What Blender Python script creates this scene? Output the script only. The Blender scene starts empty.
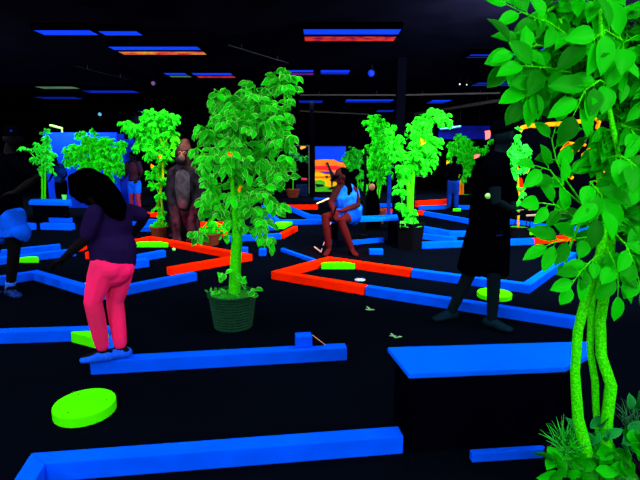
import bpy, bmesh, math, random
from mathutils import Vector, Matrix, noise
R = random.Random(7)
scn = bpy.context.scene
COL = scn.collection
H, F = 1.45, 480.0
TP = 90.0/480.0; P = math.atan(TP); CP, SP = math.cos(P), math.sin(P)
FWD = Vector((0, CP, -SP)); UP = Vector((0, SP, CP)); RT = Vector((1, 0, 0))
CAM = Vector((0, 0, H))
CEIL = 2.95

def ray(px, py): return FWD + RT*((px-320)/F) - UP*((py-240)/F)
def onz(px, py, z=0.0):            # the point of height z seen at a pixel
    r = ray(px, py); return CAM + r*((z-H)/r.z)
def ony(px, py, Y):                # the point at depth Y seen at a pixel
    r = ray(px, py); return CAM + r*(Y/r.y)
def pxm(Y): return F/(Y*CP+0.1)    # pixels per metre around depth Y

# ------------------------------------------------------------------ materials
MATS = {}
def mat(name, col, rough=.7, spec=.05, vary=.0, scale=8., island=0., bump=0., emit=0., col2=None, metal=0., trans=0.):
    if name in MATS: return MATS[name]
    m = bpy.data.materials.new(name); m.use_nodes = True
    nt = m.node_tree; b = nt.nodes['Principled BSDF']
    b.inputs['Base Color'].default_value = (*col, 1); b.inputs['Roughness'].default_value = rough
    b.inputs['Specular IOR Level'].default_value = spec; b.inputs['Metallic'].default_value = metal
    m.diffuse_color = (*col, 1)
    src = None
    if vary or col2:
        tc = nt.nodes.new('ShaderNodeTexCoord'); n = nt.nodes.new('ShaderNodeTexNoise')
        n.inputs['Scale'].default_value = scale; n.inputs['Detail'].default_value = 4
        nt.links.new(tc.outputs['Object'], n.inputs['Vector'])
        cr = nt.nodes.new('ShaderNodeValToRGB'); cr.color_ramp.elements[0].position = .35; cr.color_ramp.elements[1].position = .65
        c2 = col2 or tuple(c*(1-vary) for c in col)
        cr.color_ramp.elements[0].color = (*c2, 1); cr.color_ramp.elements[1].color = (*col, 1)
        nt.links.new(n.outputs['Fac'], cr.inputs['Fac']); src = cr.outputs['Color']
        nt.links.new(src, b.inputs['Base Color'])
        if bump:
            bp = nt.nodes.new('ShaderNodeBump'); bp.inputs['Strength'].default_value = bump; bp.inputs['Distance'].default_value = .01
            nt.links.new(n.outputs['Fac'], bp.inputs['Height']); nt.links.new(bp.outputs['Normal'], b.inputs['Normal'])
    if island:
        g = nt.nodes.new('ShaderNodeNewGeometry'); cr = nt.nodes.new('ShaderNodeValToRGB')
        a = tuple(min(1, c*(1-island)) for c in col)
        cr.color_ramp.elements[0].color = (*a, 1); cr.color_ramp.elements[1].color = (*col, 1)
        cr.color_ramp.elements[1].position = .7
        nt.links.new(g.outputs['Random Per Island'], cr.inputs['Fac']); nt.links.new(cr.outputs['Color'], b.inputs['Base Color'])
    if emit:
        b.inputs['Emission Color'].default_value = (*col, 1); b.inputs['Emission Strength'].default_value = emit
        if src: nt.links.new(src, b.inputs['Emission Color'])
    if trans:
        tl = nt.nodes.new('ShaderNodeBsdfTranslucent'); mx = nt.nodes.new('ShaderNodeMixShader'); mx.inputs[0].default_value = trans
        nt.links.new(cr.outputs['Color'], tl.inputs['Color']); nt.links.new(b.outputs[0], mx.inputs[1]); nt.links.new(tl.outputs[0], mx.inputs[2])
        nt.links.new(mx.outputs[0], nt.nodes['Material Output'].inputs['Surface'])
    MATS[name] = m; return m
BLUE = mat('blue_glow_paint', (0, .078, .95), spec=0, vary=.16, scale=6)
BLUE2 = mat('blue_board_paint', (0, .10, .95), spec=0, vary=.1, scale=3)
RED = mat('red_glow_paint', (.95, .014, 0), spec=0, vary=.12, scale=6)
GREEN = mat('green_glow_paint', (.05, .88, 0), spec=0, vary=.06, scale=5)
FLOOR = mat('black_carpet', (.0008, .0016, .0042), rough=1, spec=0, vary=.35, scale=60)
WALL = mat('black_wall_paint', (.0006, .0007, .0022), rough=1, spec=0, vary=.2, scale=4)
CEILM = mat('black_ceiling_paint', (.005, .005, .016), rough=1, spec=0, vary=.4, scale=2)
BLACK = mat('black_metal', (.001, .001, .002), spec=.03)
DARKB = mat('dark_navy_board', (.0003, .0004, .0022), rough=1, spec=0)
GREY = mat('grey_duct_metal', (.08, .09, .12), rough=.6)
LEAF = mat('green_leaf', (.005, .84, .004), rough=.55, spec=.04, island=.7, trans=.38)
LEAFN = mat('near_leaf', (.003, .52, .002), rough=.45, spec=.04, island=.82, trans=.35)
LEAFT = mat('pale_leaf', (.012, .88, .05), rough=.6, spec=.06, island=.65, trans=.38)
LEAFD = mat('dark_leaf', (.004, .25, .035), rough=.6, spec=.06, island=.8, trans=.3)  # darker, bluer green leaf
RIMG = mat('leaf_margin', (.32, 1., .2), rough=.6, spec=0, island=.35, trans=.4)
RIMF = mat('far_leaf_margin', (.04, .98, .03), rough=.6, spec=0, island=.35, trans=.4)
RIM = {'near_leaf': mat('near_leaf_margin', (.008, .58, .006), rough=.5, spec=.03, island=.7, trans=.4), 'dark_leaf': mat('dark_leaf_margin', (.01, .35, .06), rough=.6, spec=.03, island=.4, trans=.3)}
BARK = mat('green_bark', (.04, .85, 0), vary=.6, scale=150, bump=.6, col2=(.012, .42, 0))
BARKY = mat('yellow_green_bark', (.2, .55, .0), vary=.4, scale=60)
BARKO = mat('orange_bark', (.9, .22, 0), vary=.4, scale=40)
ORANGE = mat('orange_petal', (.95, .2, 0))
SOIL = mat('moss_soil', (.01, .3, .01), vary=.7, scale=60, col2=(.004, .05, .006))
POTB = mat('dark_wicker', (.001, .010, .006), rough=.7, spec=.06, scale=90, col2=(.003, .05, .02))
POTBR = mat('brown_pot', (.14, .025, .012), rough=.6, vary=.3, scale=20)
SKIN = mat('dark_skin', (.0022, .0022, .0035), rough=.8, spec=.02)
SKINR = mat('red_lit_skin', (.020, .0035, .0045), rough=.8, spec=.02)  # brown skin with the red glow on it put into the colour
SKINT = mat('teal_skin', (.0016, .0065, .0105), rough=.8, spec=.02)
SKING = mat('cool_skin', (.0025, .0025, .004), rough=.8, spec=.02)
BLKC = mat('black_cloth', (.0003, .0004, .0012), rough=1, spec=0)
HAIR = mat('black_hair', (.0002, .0002, .0005), rough=.9, spec=0)
PURP = mat('dark_purple_cloth', (.010, .0045, .042), rough=.95, spec=0, vary=.4, scale=7)
PINK = mat('hot_pink_fabric', (.9, .012, .135), rough=.9, spec=0, scale=4, bump=.15, col2=(.6, .016, .10))
BLUC = mat('blue_cloth', (.002, .075, .75), rough=.95, spec=0, vary=.3, scale=9)
BLUD = mat('dim_blue_cloth', (.001, .02, .2), rough=.95, spec=0, vary=.4, scale=12)
REDC = mat('dim_red_cloth', (.07, .006, .014), rough=.95, spec=0)
TEALS = mat('dark_teal_shoe', (.002, .010, .02), rough=.9, spec=0)
WHITE = mat('white_glow', (.35, .55, .6))
PALE = mat('pale_green_glow', (.25, .85, .2))
STICK = mat('pale_stick', (.55, .6, .16))
FUR = mat('statue_fur', (.014, .011, .018), rough=.9, spec=.02, vary=.8, scale=11, bump=.5)
FACEM = mat('statue_face', (.11, .05, .04), rough=.7, vary=.4, scale=25)
LAMPB = mat('blue_tube_glow', (.004, .045, .95), emit=1.0)
LAMPB2 = mat('dim_blue_tube_glow', (.003, .02, .40), emit=.9)
REFLR = mat('red_reflection_glow', (.95, .05, .015), emit=.7, col2=(.28, 0, .05), scale=9)  # red reflection in the fixture painted as emission, no red lamp
REFLY = mat('yellow_red_reflection_glow', (.9, .42, .02), emit=.7, col2=(.75, 0, .06), scale=4)  # yellow and red reflection painted as emission
REFLP = mat('purple_reflection_glow', (.55, .01, .35), emit=.5, col2=(.05, .01, .5), scale=9)  # purple reflection painted as emission
LAMPC = mat('cyan_lamp_glow', (.1, .5, .8), emit=.8)
LAMPG = mat('green_white_lens_glow', (.28, .45, .22), emit=.5, col2=(.02, .1, .02), scale=30)
PANEL = mat('blue_backdrop_cloth', (0, .035, .72), rough=.9, vary=.25, scale=2)

# ------------------------------------------------------------------ helpers
def link(o, parent=None, loc=None):
    COL.objects.link(o)
    if parent: o.parent = parent
    return o
def tag(o, label=None, cat=None, group=None, kind=None):
    if label: o['label'] = label
    if cat: o['category'] = cat
    if group: o['group'] = group
    if kind: o['kind'] = kind
    return o
def empty(name, loc, label=None, cat=None, group=None):
    e = bpy.data.objects.new(name, None); e.location = loc; e.empty_display_size = .1
    COL.objects.link(e); return tag(e, label, cat, group)
class MB:
    """collects world-space geometry; build() stores it relative to the parent / an origin"""
    def __init__(s): s.v = []; s.f = []; s.m = []; s.mats = []
    def add(s, vs, fs, m=0):
        k = len(s.v); s.v += [Vector(v) for v in vs]; s.f += [tuple(i+k for i in f) for f in fs]; s.m += [m]*len(fs)
    def prism(s, pts, z0, z1, m=0):
        n = len(pts); vs = [(p[0], p[1], z0) for p in pts]+[(p[0], p[1], z1) for p in pts]
        a = sum(pts[i][0]*pts[(i+1) % n][1]-pts[(i+1) % n][0]*pts[i][1] for i in range(n))
        fs = [tuple(range(n, 2*n)), tuple(reversed(range(n)))]+[(i, (i+1) % n, n+(i+1) % n, n+i) for i in range(n)]
        if a < 0: fs = [tuple(reversed(f)) for f in fs]
        s.add(vs, fs, m)
    def box(s, c, d, rz=0, m=0):
        x, y = d[0]/2, d[1]/2; ca, sa = math.cos(rz), math.sin(rz)
        s.prism([(c[0]+ca*a-sa*b, c[1]+sa*a+ca*b) for a, b in ((-x, -y), (x, -y), (x, y), (-x, y))], c[2]-d[2]/2, c[2]+d[2]/2, m)
    def slab(s, pts, n, t, m=0):   # planar polygon thickened along n
        n = Vector(n)*t; k = len(pts); P_ = [Vector(p) for p in pts]
        s.add(P_+[p+n for p in P_], [tuple(range(k)), tuple(reversed(range(k, 2*k)))]+[(i, i+k, (i+1) % k+k, (i+1) % k) for i in range(k)], m)
    def tube(s, pts, rad, seg=8, m=0, side=None, caps=True):
        """lofted tube with round ends; rad = number or (a,b) per point, a along side"""
        pts = [Vector(p) for p in pts]
        if not isinstance(rad, (list,)): rad = [rad]*len(pts)
        rad = [(r, r) if not isinstance(r, tuple) else r for r in rad]
        d0 = (pts[1]-pts[0]).normalized(); d1 = (pts[-1]-pts[-2]).normalized()
        P2, R2 = [], []
        if caps:
            for t in (1.0, .87, .5):
                c = math.sqrt(max(0, 1-t*t)) or .05; r = rad[0]; P2.append(pts[0]-d0*min(r)*t); R2.append((r[0]*c, r[1]*c))
        P2 += pts; R2 += rad
        if caps:
            for t in (.5, .87, 1.0):
                c = math.sqrt(max(0, 1-t*t)) or .05; r = rad[-1]; P2.append(pts[-1]+d1*min(r)*t); R2.append((r[0]*c, r[1]*c))
        ref = Vector(side).normalized() if side is not None else None
        if ref is None:
            ref = Vector((1, 0, 0)) if abs(d0.x) < .8 else Vector((0, 1, 0))
        vs, n = [], len(P2)
        for i, p in enumerate(P2):
            t = (P2[min(i+1, n-1)]-P2[max(i-1, 0)])
            t = t.normalized() if t.length > 1e-9 else d0
            a = ref-t*ref.dot(t)
            a = a.normalized() if a.length > 1e-6 else t.orthogonal().normalized()
            if side is None: ref = a
            b = t.cross(a)
            for k in range(seg):
                w = 2*math.pi*k/seg; vs.append(p+a*(math.cos(w)*R2[i][0])+b*(math.sin(w)*R2[i][1]))
        fs = [(i*seg+k, i*seg+(k+1) % seg, (i+1)*seg+(k+1) % seg, (i+1)*seg+k) for i in range(n-1) for k in range(seg)]
        fs += [tuple(reversed(range(seg))), tuple(range((n-1)*seg, n*seg))]
        s.add(vs, fs, m)
    def ball(s, c, r, ax=None, seg=12, rings=8, m=0):
        if not isinstance(r, tuple): r = (r, r, r)
        ax = ax or (Vector((1, 0, 0)), Vector((0, 1, 0)), Vector((0, 0, 1)))
        c = Vector(c); vs = [c-ax[2]*r[2]]
        for i in range(1, rings):
            a = math.pi*i/rings; z = -math.cos(a); q = math.sin(a)
            for k in range(seg):
                w = 2*math.pi*k/seg; vs.append(c+ax[0]*(r[0]*q*math.cos(w))+ax[1]*(r[1]*q*math.sin(w))+ax[2]*(r[2]*z))
        vs.append(c+ax[2]*r[2]); e = len(vs)-1
        fs = [(0, 1+(k+1) % seg, 1+k) for k in range(seg)]
        for i in range(rings-2):
            for k in range(seg): a = 1+i*seg; fs.append((a+k, a+(k+1) % seg, a+seg+(k+1) % seg, a+seg+k))
        a = 1+(rings-2)*seg; fs += [(a+k, a+(k+1) % seg, e) for k in range(seg)]
        s.add(vs, fs, m)
    def lathe(s, c, prof, seg=24, m=0, closed=True):
        c = Vector(c); vs = []; n = len(prof)
        for r, z in prof:
            for k in range(seg): w = 2*math.pi*k/seg; vs.append(c+Vector((r*math.cos(w), r*math.sin(w), z)))
        fs = [(i*seg+k, i*seg+(k+1) % seg, (i+1)*seg+(k+1) % seg, (i+1)*seg+k) for i in range(n-1) for k in range(seg)]
        if closed: fs += [tuple(reversed(range(seg))), tuple(range((n-1)*seg, n*seg))]
        s.add(vs, fs, m)
    def build(s, name, mats, parent=None, origin=None, smooth=False, bevel=0, remesh=0, sm=0):
        if not isinstance(mats, list): mats = [mats]
        if parent is not None: org = Vector(parent.get('_o', tuple(parent.location)))
        elif origin is not None: org = Vector(origin)
        else:
            n = len(s.v); org = Vector((sum(v.x for v in s.v)/n, sum(v.y for v in s.v)/n, min(v.z for v in s.v)))
        me = bpy.data.meshes.new(name); me.from_pydata([tuple(v-org) for v in s.v], [], s.f)
        for mm in mats: me.materials.append(mm)
        for p, k in zip(me.polygons, s.m): p.material_index = k
        if smooth or remesh:
            for p in me.polygons: p.use_smooth = True
        me.update()
        o = bpy.data.objects.new(name, me); COL.objects.link(o)
        if parent is not None:
            o.parent = parent; WO[o.name] = org
        else: o.location = org
        if bevel:
            b = o.modifiers.new('bevel', 'BEVEL'); b.width = bevel; b.segments = 2; b.limit_method = 'ANGLE'
        if remesh:
            r = o.modifiers.new('remesh', 'REMESH'); r.mode = 'VOXEL'; r.voxel_size = remesh; r.use_smooth_shade = True
            if sm:
                q = o.modifiers.new('smooth', 'SMOOTH'); q.factor = .6; q.iterations = sm
        return o
WO = {}
def sub(mb, name, m, part, **k):   # a sub-part: child of a part that sits at its thing's origin
    org = WO[part.name] if part.name in WO else part.location
    e = mb.build(name, m, None, origin=org, **k); e.location = (0, 0, 0); e.parent = part; WO[e.name] = Vector(org); return e
def one(mb, name, m, label, cat, group=None, **k):
    return tag(mb.build(name, m, **k), label, cat, group)
def struct(mb, name, m):
    return tag(mb.build(name, m), None, None, None, 'structure')

# ------------------------------------------------------------------ room
m = MB(); m.box((0, 7.5, -.05), (22, 23, .1)); struct(m, 'floor', FLOOR)
m = MB(); m.box((0, 7.5, CEIL+.05), (22, 23, .1)); struct(m, 'ceiling', CEILM)
m = MB(); m.box((0, 19.1, CEIL/2), (22.4, .2, CEIL)); struct(m, 'wall_back', WALL)
m = MB(); m.box((0, -4.1, CEIL/2), (22.4, .2, CEIL)); struct(m, 'wall_front', WALL)
m = MB(); m.box((-11.1, 7.5, CEIL/2), (.2, 23, CEIL)); struct(m, 'wall_left', WALL)
m = MB(); m.box((11.1, 7.5, CEIL/2), (.2, 23, CEIL)); struct(m, 'wall_right', WALL)

# ------------------------------------------------------------------ bumper rails
RH, RW = .095, .09
def rail(name, label, pts, m_, w=RW, h=RH, group=None, z0=0, cat='rail'):
    P3 = [onz(x, y, z0+h) for x, y in pts]; n = len(P3)
    D = [(Vector((P3[i+1].x-P3[i].x, P3[i+1].y-P3[i].y))).normalized() for i in range(n-1)]
    N = [Vector((-d.y, d.x)) for d in D]
    off = []
    for i in range(n):
        if i == 0: off.append(N[0]*w/2)
        elif i == n-1: off.append(N[-1]*w/2)
        else:
            b = (N[i-1]+N[i]); b = b.normalized() if b.length > .05 else N[i]
            off.append(b*(w/2/max(.35, b.dot(N[i]))))
    Q = [Vector((p.x, p.y)) for p in P3]
    def seg(i):
        mb = MB(); a, b = Q[i], Q[i+1]
        mb.prism([a-off[i], b-off[i+1], b+off[i+1], a+off[i]], z0+.001, z0+h); return mb
    if n == 2: return one(seg(0), name, m_, label, cat, group, bevel=.005)
    c = sum(Q, Vector((0, 0)))/n
    e = empty(name, (c.x, c.y, z0), label, cat, group)
    for i in range(n-1): seg(i).build('board', m_, e, bevel=.005)
    return e
rail('bumper_rail', 'nearest blue bumper rail, L-shaped, across the bottom left of the floor', [(14, 497), (38, 458), (401, 431)], BLUE)
rail('bumper_rail', 'blue rail at the left edge running to the green wedge behind the girl', [(-22, 331), (122, 326.5)], BLUE)
rail('bumper_rail', 'angled blue rail the girl in pink leggings stands on', [(120, 330), (99, 358.5), (346, 345.3)], BLUE)
rail('bumper_rail', 'large red V-shaped rail in the middle, open to the right', [(411.5, 268.8), (329, 257.3), (277, 271), (366, 285.5)], RED)
rail('bumper_rail', 'blue rail bending back at the right, continuing the far arm of the central red V', [(412.5, 269), (527, 283.5), (573, 252)], BLUE)
rail('bumper_rail', 'long blue rail at the black-clad man\'s feet, from the near red arm', [(367, 285.7), (582, 318)], BLUE)
rail('bumper_rail', 'red arrow-shaped rail left of the central potted tree', [(126, 241.5), (150, 236.6), (247, 254), (168, 267.5)], RED)
rail('bumper_rail', 'blue zigzag rail passing behind the legs of the girl', [(195, 272), (101, 290), (35, 271), (-14, 278.5)], BLUE)
rail('bumper_rail', 'thin blue rail at far left, farther one beyond the green pad', [(-8, 251), (60, 244)], BLUE, w=.07)
rail('bumper_rail', 'blue rail at far left directly behind the green pad near the boy', [(-8, 258), (75, 248.8)], BLUE)
rail('bumper_rail', 'short red rail end left of the girl\'s sleeve', [(73, 246), (84, 243)], RED)
rail('bumper_rail', 'small red rail end under the girl\'s outstretched arm', [(88, 252.5), (97, 249)], RED)
rail('bumper_rail', 'short blue rail inside the red arrow, just right of the girl', [(128, 256.5), (164, 250)], BLUE)
rail('bumper_rail', 'stubby blue rail touching the girl\'s hip on the right', [(128, 261), (147, 258.5)], BLUE, w=.16)
rail('bumper_rail', 'low blue rail in front of the far left bench', [(42, 223), (73, 223.5)], BLUE, w=.12, h=.12)
rail('bumper_rail', 'thin pale blue rail just under the far left bench', [(50, 217.5), (71, 218)], BLUE)
rail('bumper_rail', 'short blue rail behind the blue shorts of the boy', [(20, 222.5), (34, 223.5)], BLUE, h=.12)
rail('bumper_rail', 'far blue rail behind the girl\'s elbow, upper of two', [(126, 219), (157, 219.5)], BLUE, h=.12)
rail('bumper_rail', 'far blue rail behind the girl\'s elbow, lower of two', [(137, 226), (157, 226.5)], BLUE)
rail('bumper_rail', 'far red rail behind the potted tree left of the gorilla', [(143, 212), (162, 213)], RED, h=.1)
rail('bumper_rail', 'upper red rail seen to the right of the gorilla statue', [(192, 222.5), (228, 221.5)], RED)
rail('bumper_rail', 'lower red rail seen to the right of the gorilla statue', [(192, 229.5), (226, 231)], RED)
rail('bumper_rail', 'far horizontal red rail left of the savanna mural', [(284, 204.7), (318, 204.7)], RED, h=.12)
rail('bumper_rail', 'blue stepped rail descending towards the seated woman', [(262, 205), (290, 206.5), (309, 214.5), (333, 216.5)], BLUE)
rail('bumper_rail', 'blue bent rail ending left of the seated woman\'s knees', [(264, 213.5), (272, 214.5), (278, 219.8), (324, 219.5)], BLUE)
rail('bumper_rail', 'blue rail behind the central tree trunk leading to a red end', [(228, 236), (281, 233.3)], BLUE)
rail('bumper_rail', 'short slanting red rail right of the central tree', [(281.6, 233.1), (295.5, 226)], RED)
rail('bumper_rail', 'tiny blue rail beside the green corner block right of the central tree', [(264, 225.5), (277, 224.7)], BLUE)
rail('bumper_rail', 'slim blue rail lying alone left of the central red V', [(282, 248), (314, 259)], BLUE, w=.05, h=.05)
rail('bumper_rail', 'blue rail under the bench of the seated woman', [(350, 240.5), (383, 237.6)], BLUE, w=.07, h=.07)
rail('bumper_rail', 'thin blue rail at the foot of the savanna mural', [(314, 198), (336, 198)], BLUE, h=.06)
rail('bumper_rail', 'red rail behind the bench, right of the thin black pole', [(369, 207.5), (393, 209)], RED, h=.12)
rail('bumper_rail', 'blue rail behind the seated woman\'s bench, below the red one', [(368, 213.5), (396, 212.5)], BLUE, h=.1)
rail('bumper_rail', 'far blue rail between the brown pot and the black pillar', [(374, 203.3), (392, 203.5)], BLUE)
rail('bumper_rail', 'far red rail right of the two-armed potted tree', [(416, 201), (449, 198.8)], RED, h=.16)
rail('bumper_rail', 'far blue rail directly under the far red one', [(419, 206), (446, 205)], BLUE, h=.1)
rail('bumper_rail', 'far blue rail between the person in jeans and the black-clad man', [(457, 205.5), (473, 205.5)], BLUE, h=.1)
rail('bumper_rail', 'tiny red rail end right of the two-armed tree\'s trunk', [(419, 210.5), (424.5, 211.2)], RED)
rail('bumper_rail', 'straight blue rail slanting down behind the black-clad man', [(424.8, 211.2), (471, 219.3)], BLUE)
rail('bumper_rail', 'bent blue rail behind the man, uppermost of three beside the black planter', [(422, 226), (450, 231), (470, 231)], BLUE)
rail('bumper_rail', 'blue rail behind the man, middle of three beside the black planter', [(421, 233), (456, 237.5)], BLUE)
rail('bumper_rail', 'long blue rail behind the man, lowest of three beside the black planter', [(421, 242.2), (533, 238.3)], BLUE)
rail('bumper_rail', 'blue rail seen between the man\'s back and the near leaves', [(500, 218), (548, 224.5)], BLUE, h=.12)
rail('bumper_rail', 'red rail curving around the far right green pad', [(508, 230), (514, 227.5), (548, 230.5)], RED)
rail('bumper_rail', 'red rail continuing the long blue rail behind the near leaves', [(533.5, 238.3), (580, 234)], RED)
rail('bumper_rail', 'tiny blue rail glimpsed through the near tree\'s leaves', [(572, 226), (592, 226)], BLUE, h=.12)
rail('bumper_rail', 'short blue rail at the bottom right beside the near tree\'s pot', [(471, 451.3), (545, 446.8)], BLUE, w=.035, h=.05)
rail('bumper_rail', 'short slanting pale blue rail seen low behind the black planter', [(331, 240), (337, 240)], BLUE, h=.07)

def blk(name, label, cx, cy, wpx, m_, d=.12, h=.1, cat='block'):
    c = onz(cx, cy, h); w = wpx/pxm(c.y); mb = MB(); mb.box((c.x, c.y, h/2+.001), (w, d, h-.002))
    return one(mb, name, m_, label, cat, bevel=.008)
blk('wooden_block', 'blue block on the floor under the woman\'s bench', 376, 249, 14, BLUE, h=.075)
blk('wooden_block', 'small blue block low behind the hanging leaves of the central tree', 262.5, 248.5, 7, BLUE, h=.1)
blk('wooden_block', 'small blue block touching the red arrow tip behind the central trunk', 244.5, 247.5, 6, BLUE, h=.1)
# block fixed on the girl's rail, with the wedge-shaped ramp
c = onz(303.5, 346, RH); mb = MB(); p = (onz(346, 345.3, RH)-onz(99, 358.5, RH)); ang = math.atan2(p.y, p.x)
c.y += .012
mb.box((c.x, c.y, RH+.042), (.115, .085, .082), ang); one(mb, 'wooden_block', BLUE, 'small blue block standing on top of the rail by the orange-edged ramp', 'block', bevel=.006)
e = empty('ramp', (c.x+.11, c.y, RH), 'tiny black wedge ramp with orange edge on the blue rail', 'ramp')
d = Vector((math.cos(ang), math.sin(ang), 0)); nn = Vector((-d.y, d.x, 0))
a0 = Vector((c.x, c.y, RH+.001))+d*.062-nn*.02
mb = MB(); mb.slab([a0, a0+d*.085, a0+Vector((0, 0, .078))], nn, .03); mb.build('wedge', BLACK, e)
mb = MB(); mb.tube([a0+Vector((0, 0, .08)), a0+d*.09+Vector((0, 0, .003))], .0028, 6); mb.build('edge_strip', mat('orange_strip', (.8, .3, .15)), e)

# pads / discs / wedge
def pad(label, x0, x1, yb, h=.05, k=.62):
    a, b = onz(x0, yb), onz(x1, yb); c = (a+b)/2; r = (b-a).length/2; mb = MB()
    d_ = (b-a).normalized(); n_ = Vector((-d_.y, d_.x, 0))
    pts = [c+d_*r*math.cos(t*math.pi/18)*(1)+n_*r*k*max(0,math.sin(t*math.pi/18))**.7 for t in range(19)]
    mb.prism([(q.x, q.y) for q in pts], .001, h)
    return one(mb, 'tee_pad', GREEN, label, 'pad', bevel=.005)
pad('green rounded pad inside the far corner of the central red V', 321, 355, 269.5, .075, .45)
pad('green rounded pad behind the girl, framed by the red arrow', 128, 168, 247.5, .06)
pad('green rounded pad at far left beyond the boy\'s leg', 14, 38, 263, .07)
pad('far right green pad inside a curved red rail', 516, 540, 235, .085, .4)
pad('far small green pad at the feet of the person in jeans', 453, 461, 211.5, .07)
pad('tiny green pad left of the feet of the person in jeans', 443.5, 448.5, 208, .08)
pad('far small green pad at the foot of the savanna mural, left of it', 314, 326, 193, .06)
mb = MB(); mb.prism([(q.x, q.y) for q in (onz(275, 229), onz(284, 229), onz(293, 224.5), onz(276, 224.5))], .001, .06); one(mb, 'corner_wedge', GREEN, 'green corner block framed by short red and blue rails', 'block')
mb = MB(); mb.tube([onz(272, 212, .06), onz(281, 212, .06), onz(277, 205, .06)], .035, 6); one(mb, 'guide_bar', GREEN, 'thin bent green bar between the blue rails left of the seated woman', 'bar')
mb = MB(); mb.prism([(q.x, q.y) for q in (onz(70.5, 332, .085), onz(81, 328, .085), onz(109, 333.5, .085), onz(97, 338.7, .085))], .001, .085)
one(mb, 'corner_wedge', GREEN, 'bright green wedge on the floor just behind the girl\'s feet', 'block', bevel=.005)
def disc(label, cx, cy, r, h, screws=0):
    c = onz(cx, cy, h); e = empty('stepping_disc', (c.x, c.y, 0), label, 'disc')
    mb = MB(); mb.lathe((c.x, c.y, .001), [(r-.003, 0), (r, .003), (r, h-.006), (r-.004, h-.001)], 56); mb.build('plate', GREEN, e, smooth=False)
    for k in range(screws):
        w = k*2*math.pi/3+2.3; mb = MB(); mb.lathe((c.x+math.cos(w)*r*.7, c.y+math.sin(w)*r*.7, h-.001), [(.005, 0), (.0045, .002)], 8); mb.build('screw', BLACK, e)
disc('large bright green disc on the floor near the girl, foreground left', 84.5, 402, .163, .062, 3)
disc('green disc between the two far rails behind the black-clad man\'s legs', 494.5, 292.3, .166, .05)
c = onz(360, 280); mb = MB(); mb.lathe((c.x, c.y, .001), [(.062, 0), (.062, .004), (.05, .005)], 24); one(mb, 'hole_cup', mat('grey_white_rim', (.25, .3, .4)), 'small white-rimmed putting hole on the floor inside the central red V', 'hole')
c = onz(84, 285); mb = MB(); mb.lathe((c.x, c.y, .001), [(.07, 0), (.07, .004), (.05, .005)], 24); one(mb, 'hole_cup', PALE, 'pale green putting hole on the floor behind the girl\'s thigh', 'hole')
def ball(label, c, r=.0215, m_=PALE):
    mb = MB(); mb.ball(c, r, seg=16, rings=10); return one(mb, 'golf_ball', m_, label, 'ball', smooth=True, origin=Vector(c)-Vector((0, 0, r)))
c = onz(89, 284.5); ball('pale golf ball on the floor left of the girl\'s thigh', (c.x, c.y, .024), .023)
c = onz(174, 251); ball('pale yellow golf ball on the floor inside the red arrow rail', (c.x, c.y, .024), .025)
# bird-track stickers
def track(label, cx, cy, pts):
    mb = MB()
    for a, b in pts:
        A, B = onz(*a), onz(*b); d_ = (B-A).normalized(); n_ = Vector((-d_.y, d_.x, 0))*.012
        mb.prism([((A-n_*.5).x, (A-n_*.5).y), ((B-n_).x, (B-n_).y), ((B+n_).x, (B+n_).y), ((A+n_*.5).x, (A+n_*.5).y)], .0005, .0025)
    one(mb, 'footprint_decal', mat('pale_decal', (.2, .5, .22)), label, 'floor decal')
track('pale bird-track mark on the floor, farther one beside the blue rail', 0, 0, [((367, 306.5), (370.5, 310)), ((365.5, 309.5), (370.5, 310)), ((370.5, 310), (374, 309.5))])
track('pale bird-track mark on the floor, nearer one behind the blue bench', 0, 0, [((391, 333.5), (396, 338)), ((389.5, 335.8), (396, 336.5)), ((396, 338), (401, 336.5))])

# ------------------------------------------------------------------ benches (blue slab on a dark base)
def bench(label, poly, z, t, base, group=None):
    P3 = [onz(x, y, z) for x, y in poly]; c = sum(P3, Vector())/len(P3)
    e = empty('bench', (c.x, c.y, 0), label, 'bench')
    mb = MB(); mb.prism([(q.x, q.y) for q in P3], z-t, z); mb.build('bench_top', BLUE2, e, bevel=.005)
    if base < 0:
        x0, x1 = min(q.x for q in P3), max(q.x for q in P3); y0, y1 = min(q.y for q in P3), max(q.y for q in P3)
        for f_ in (.12, .9): mb = MB(); mb.box((x0+(x1-x0)*f_, (y0+y1)/2, (z-t)/2), (.08, (y1-y0)*.7, z-t-.003)); mb.build('bench_leg', DARKB, e)
        return e
    B = [Vector((c.x+(q.x-c.x)*base, c.y+(q.y-c.y)*base)) for q in P3]
    mb = MB(); mb.prism(B, 0.001, z-t-.001); mb.build('bench_base', DARKB, e)
    return e
bench('large blue-topped bench on a dark base, foreground right beside the near tree', [(387.5, 347), (409, 373.5), (566, 367), (589, 355), (589, 341)], .42, .028, .93)
bench('blue-topped bench on which the woman sits', [(326, 221), (398.5, 218), (397, 214.5), (330, 217)], .42, .04, -1)
bench('far left blue-topped bench behind the boy\'s arm', [(28.5, 201.5), (71.5, 202.5), (71, 199), (31, 199)], .42, .07, .85)
c = onz(64.5, 199.6, .42); mb = MB(); mb.lathe((c.x, c.y, .421), [(.04, 0), (.05, .1), (.045, .1), (.038, .01)], 14); one(mb, 'cup', mat('green_cup', (.08, .7, .1)), 'small green cup standing on the far left bench', 'cup')

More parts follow.
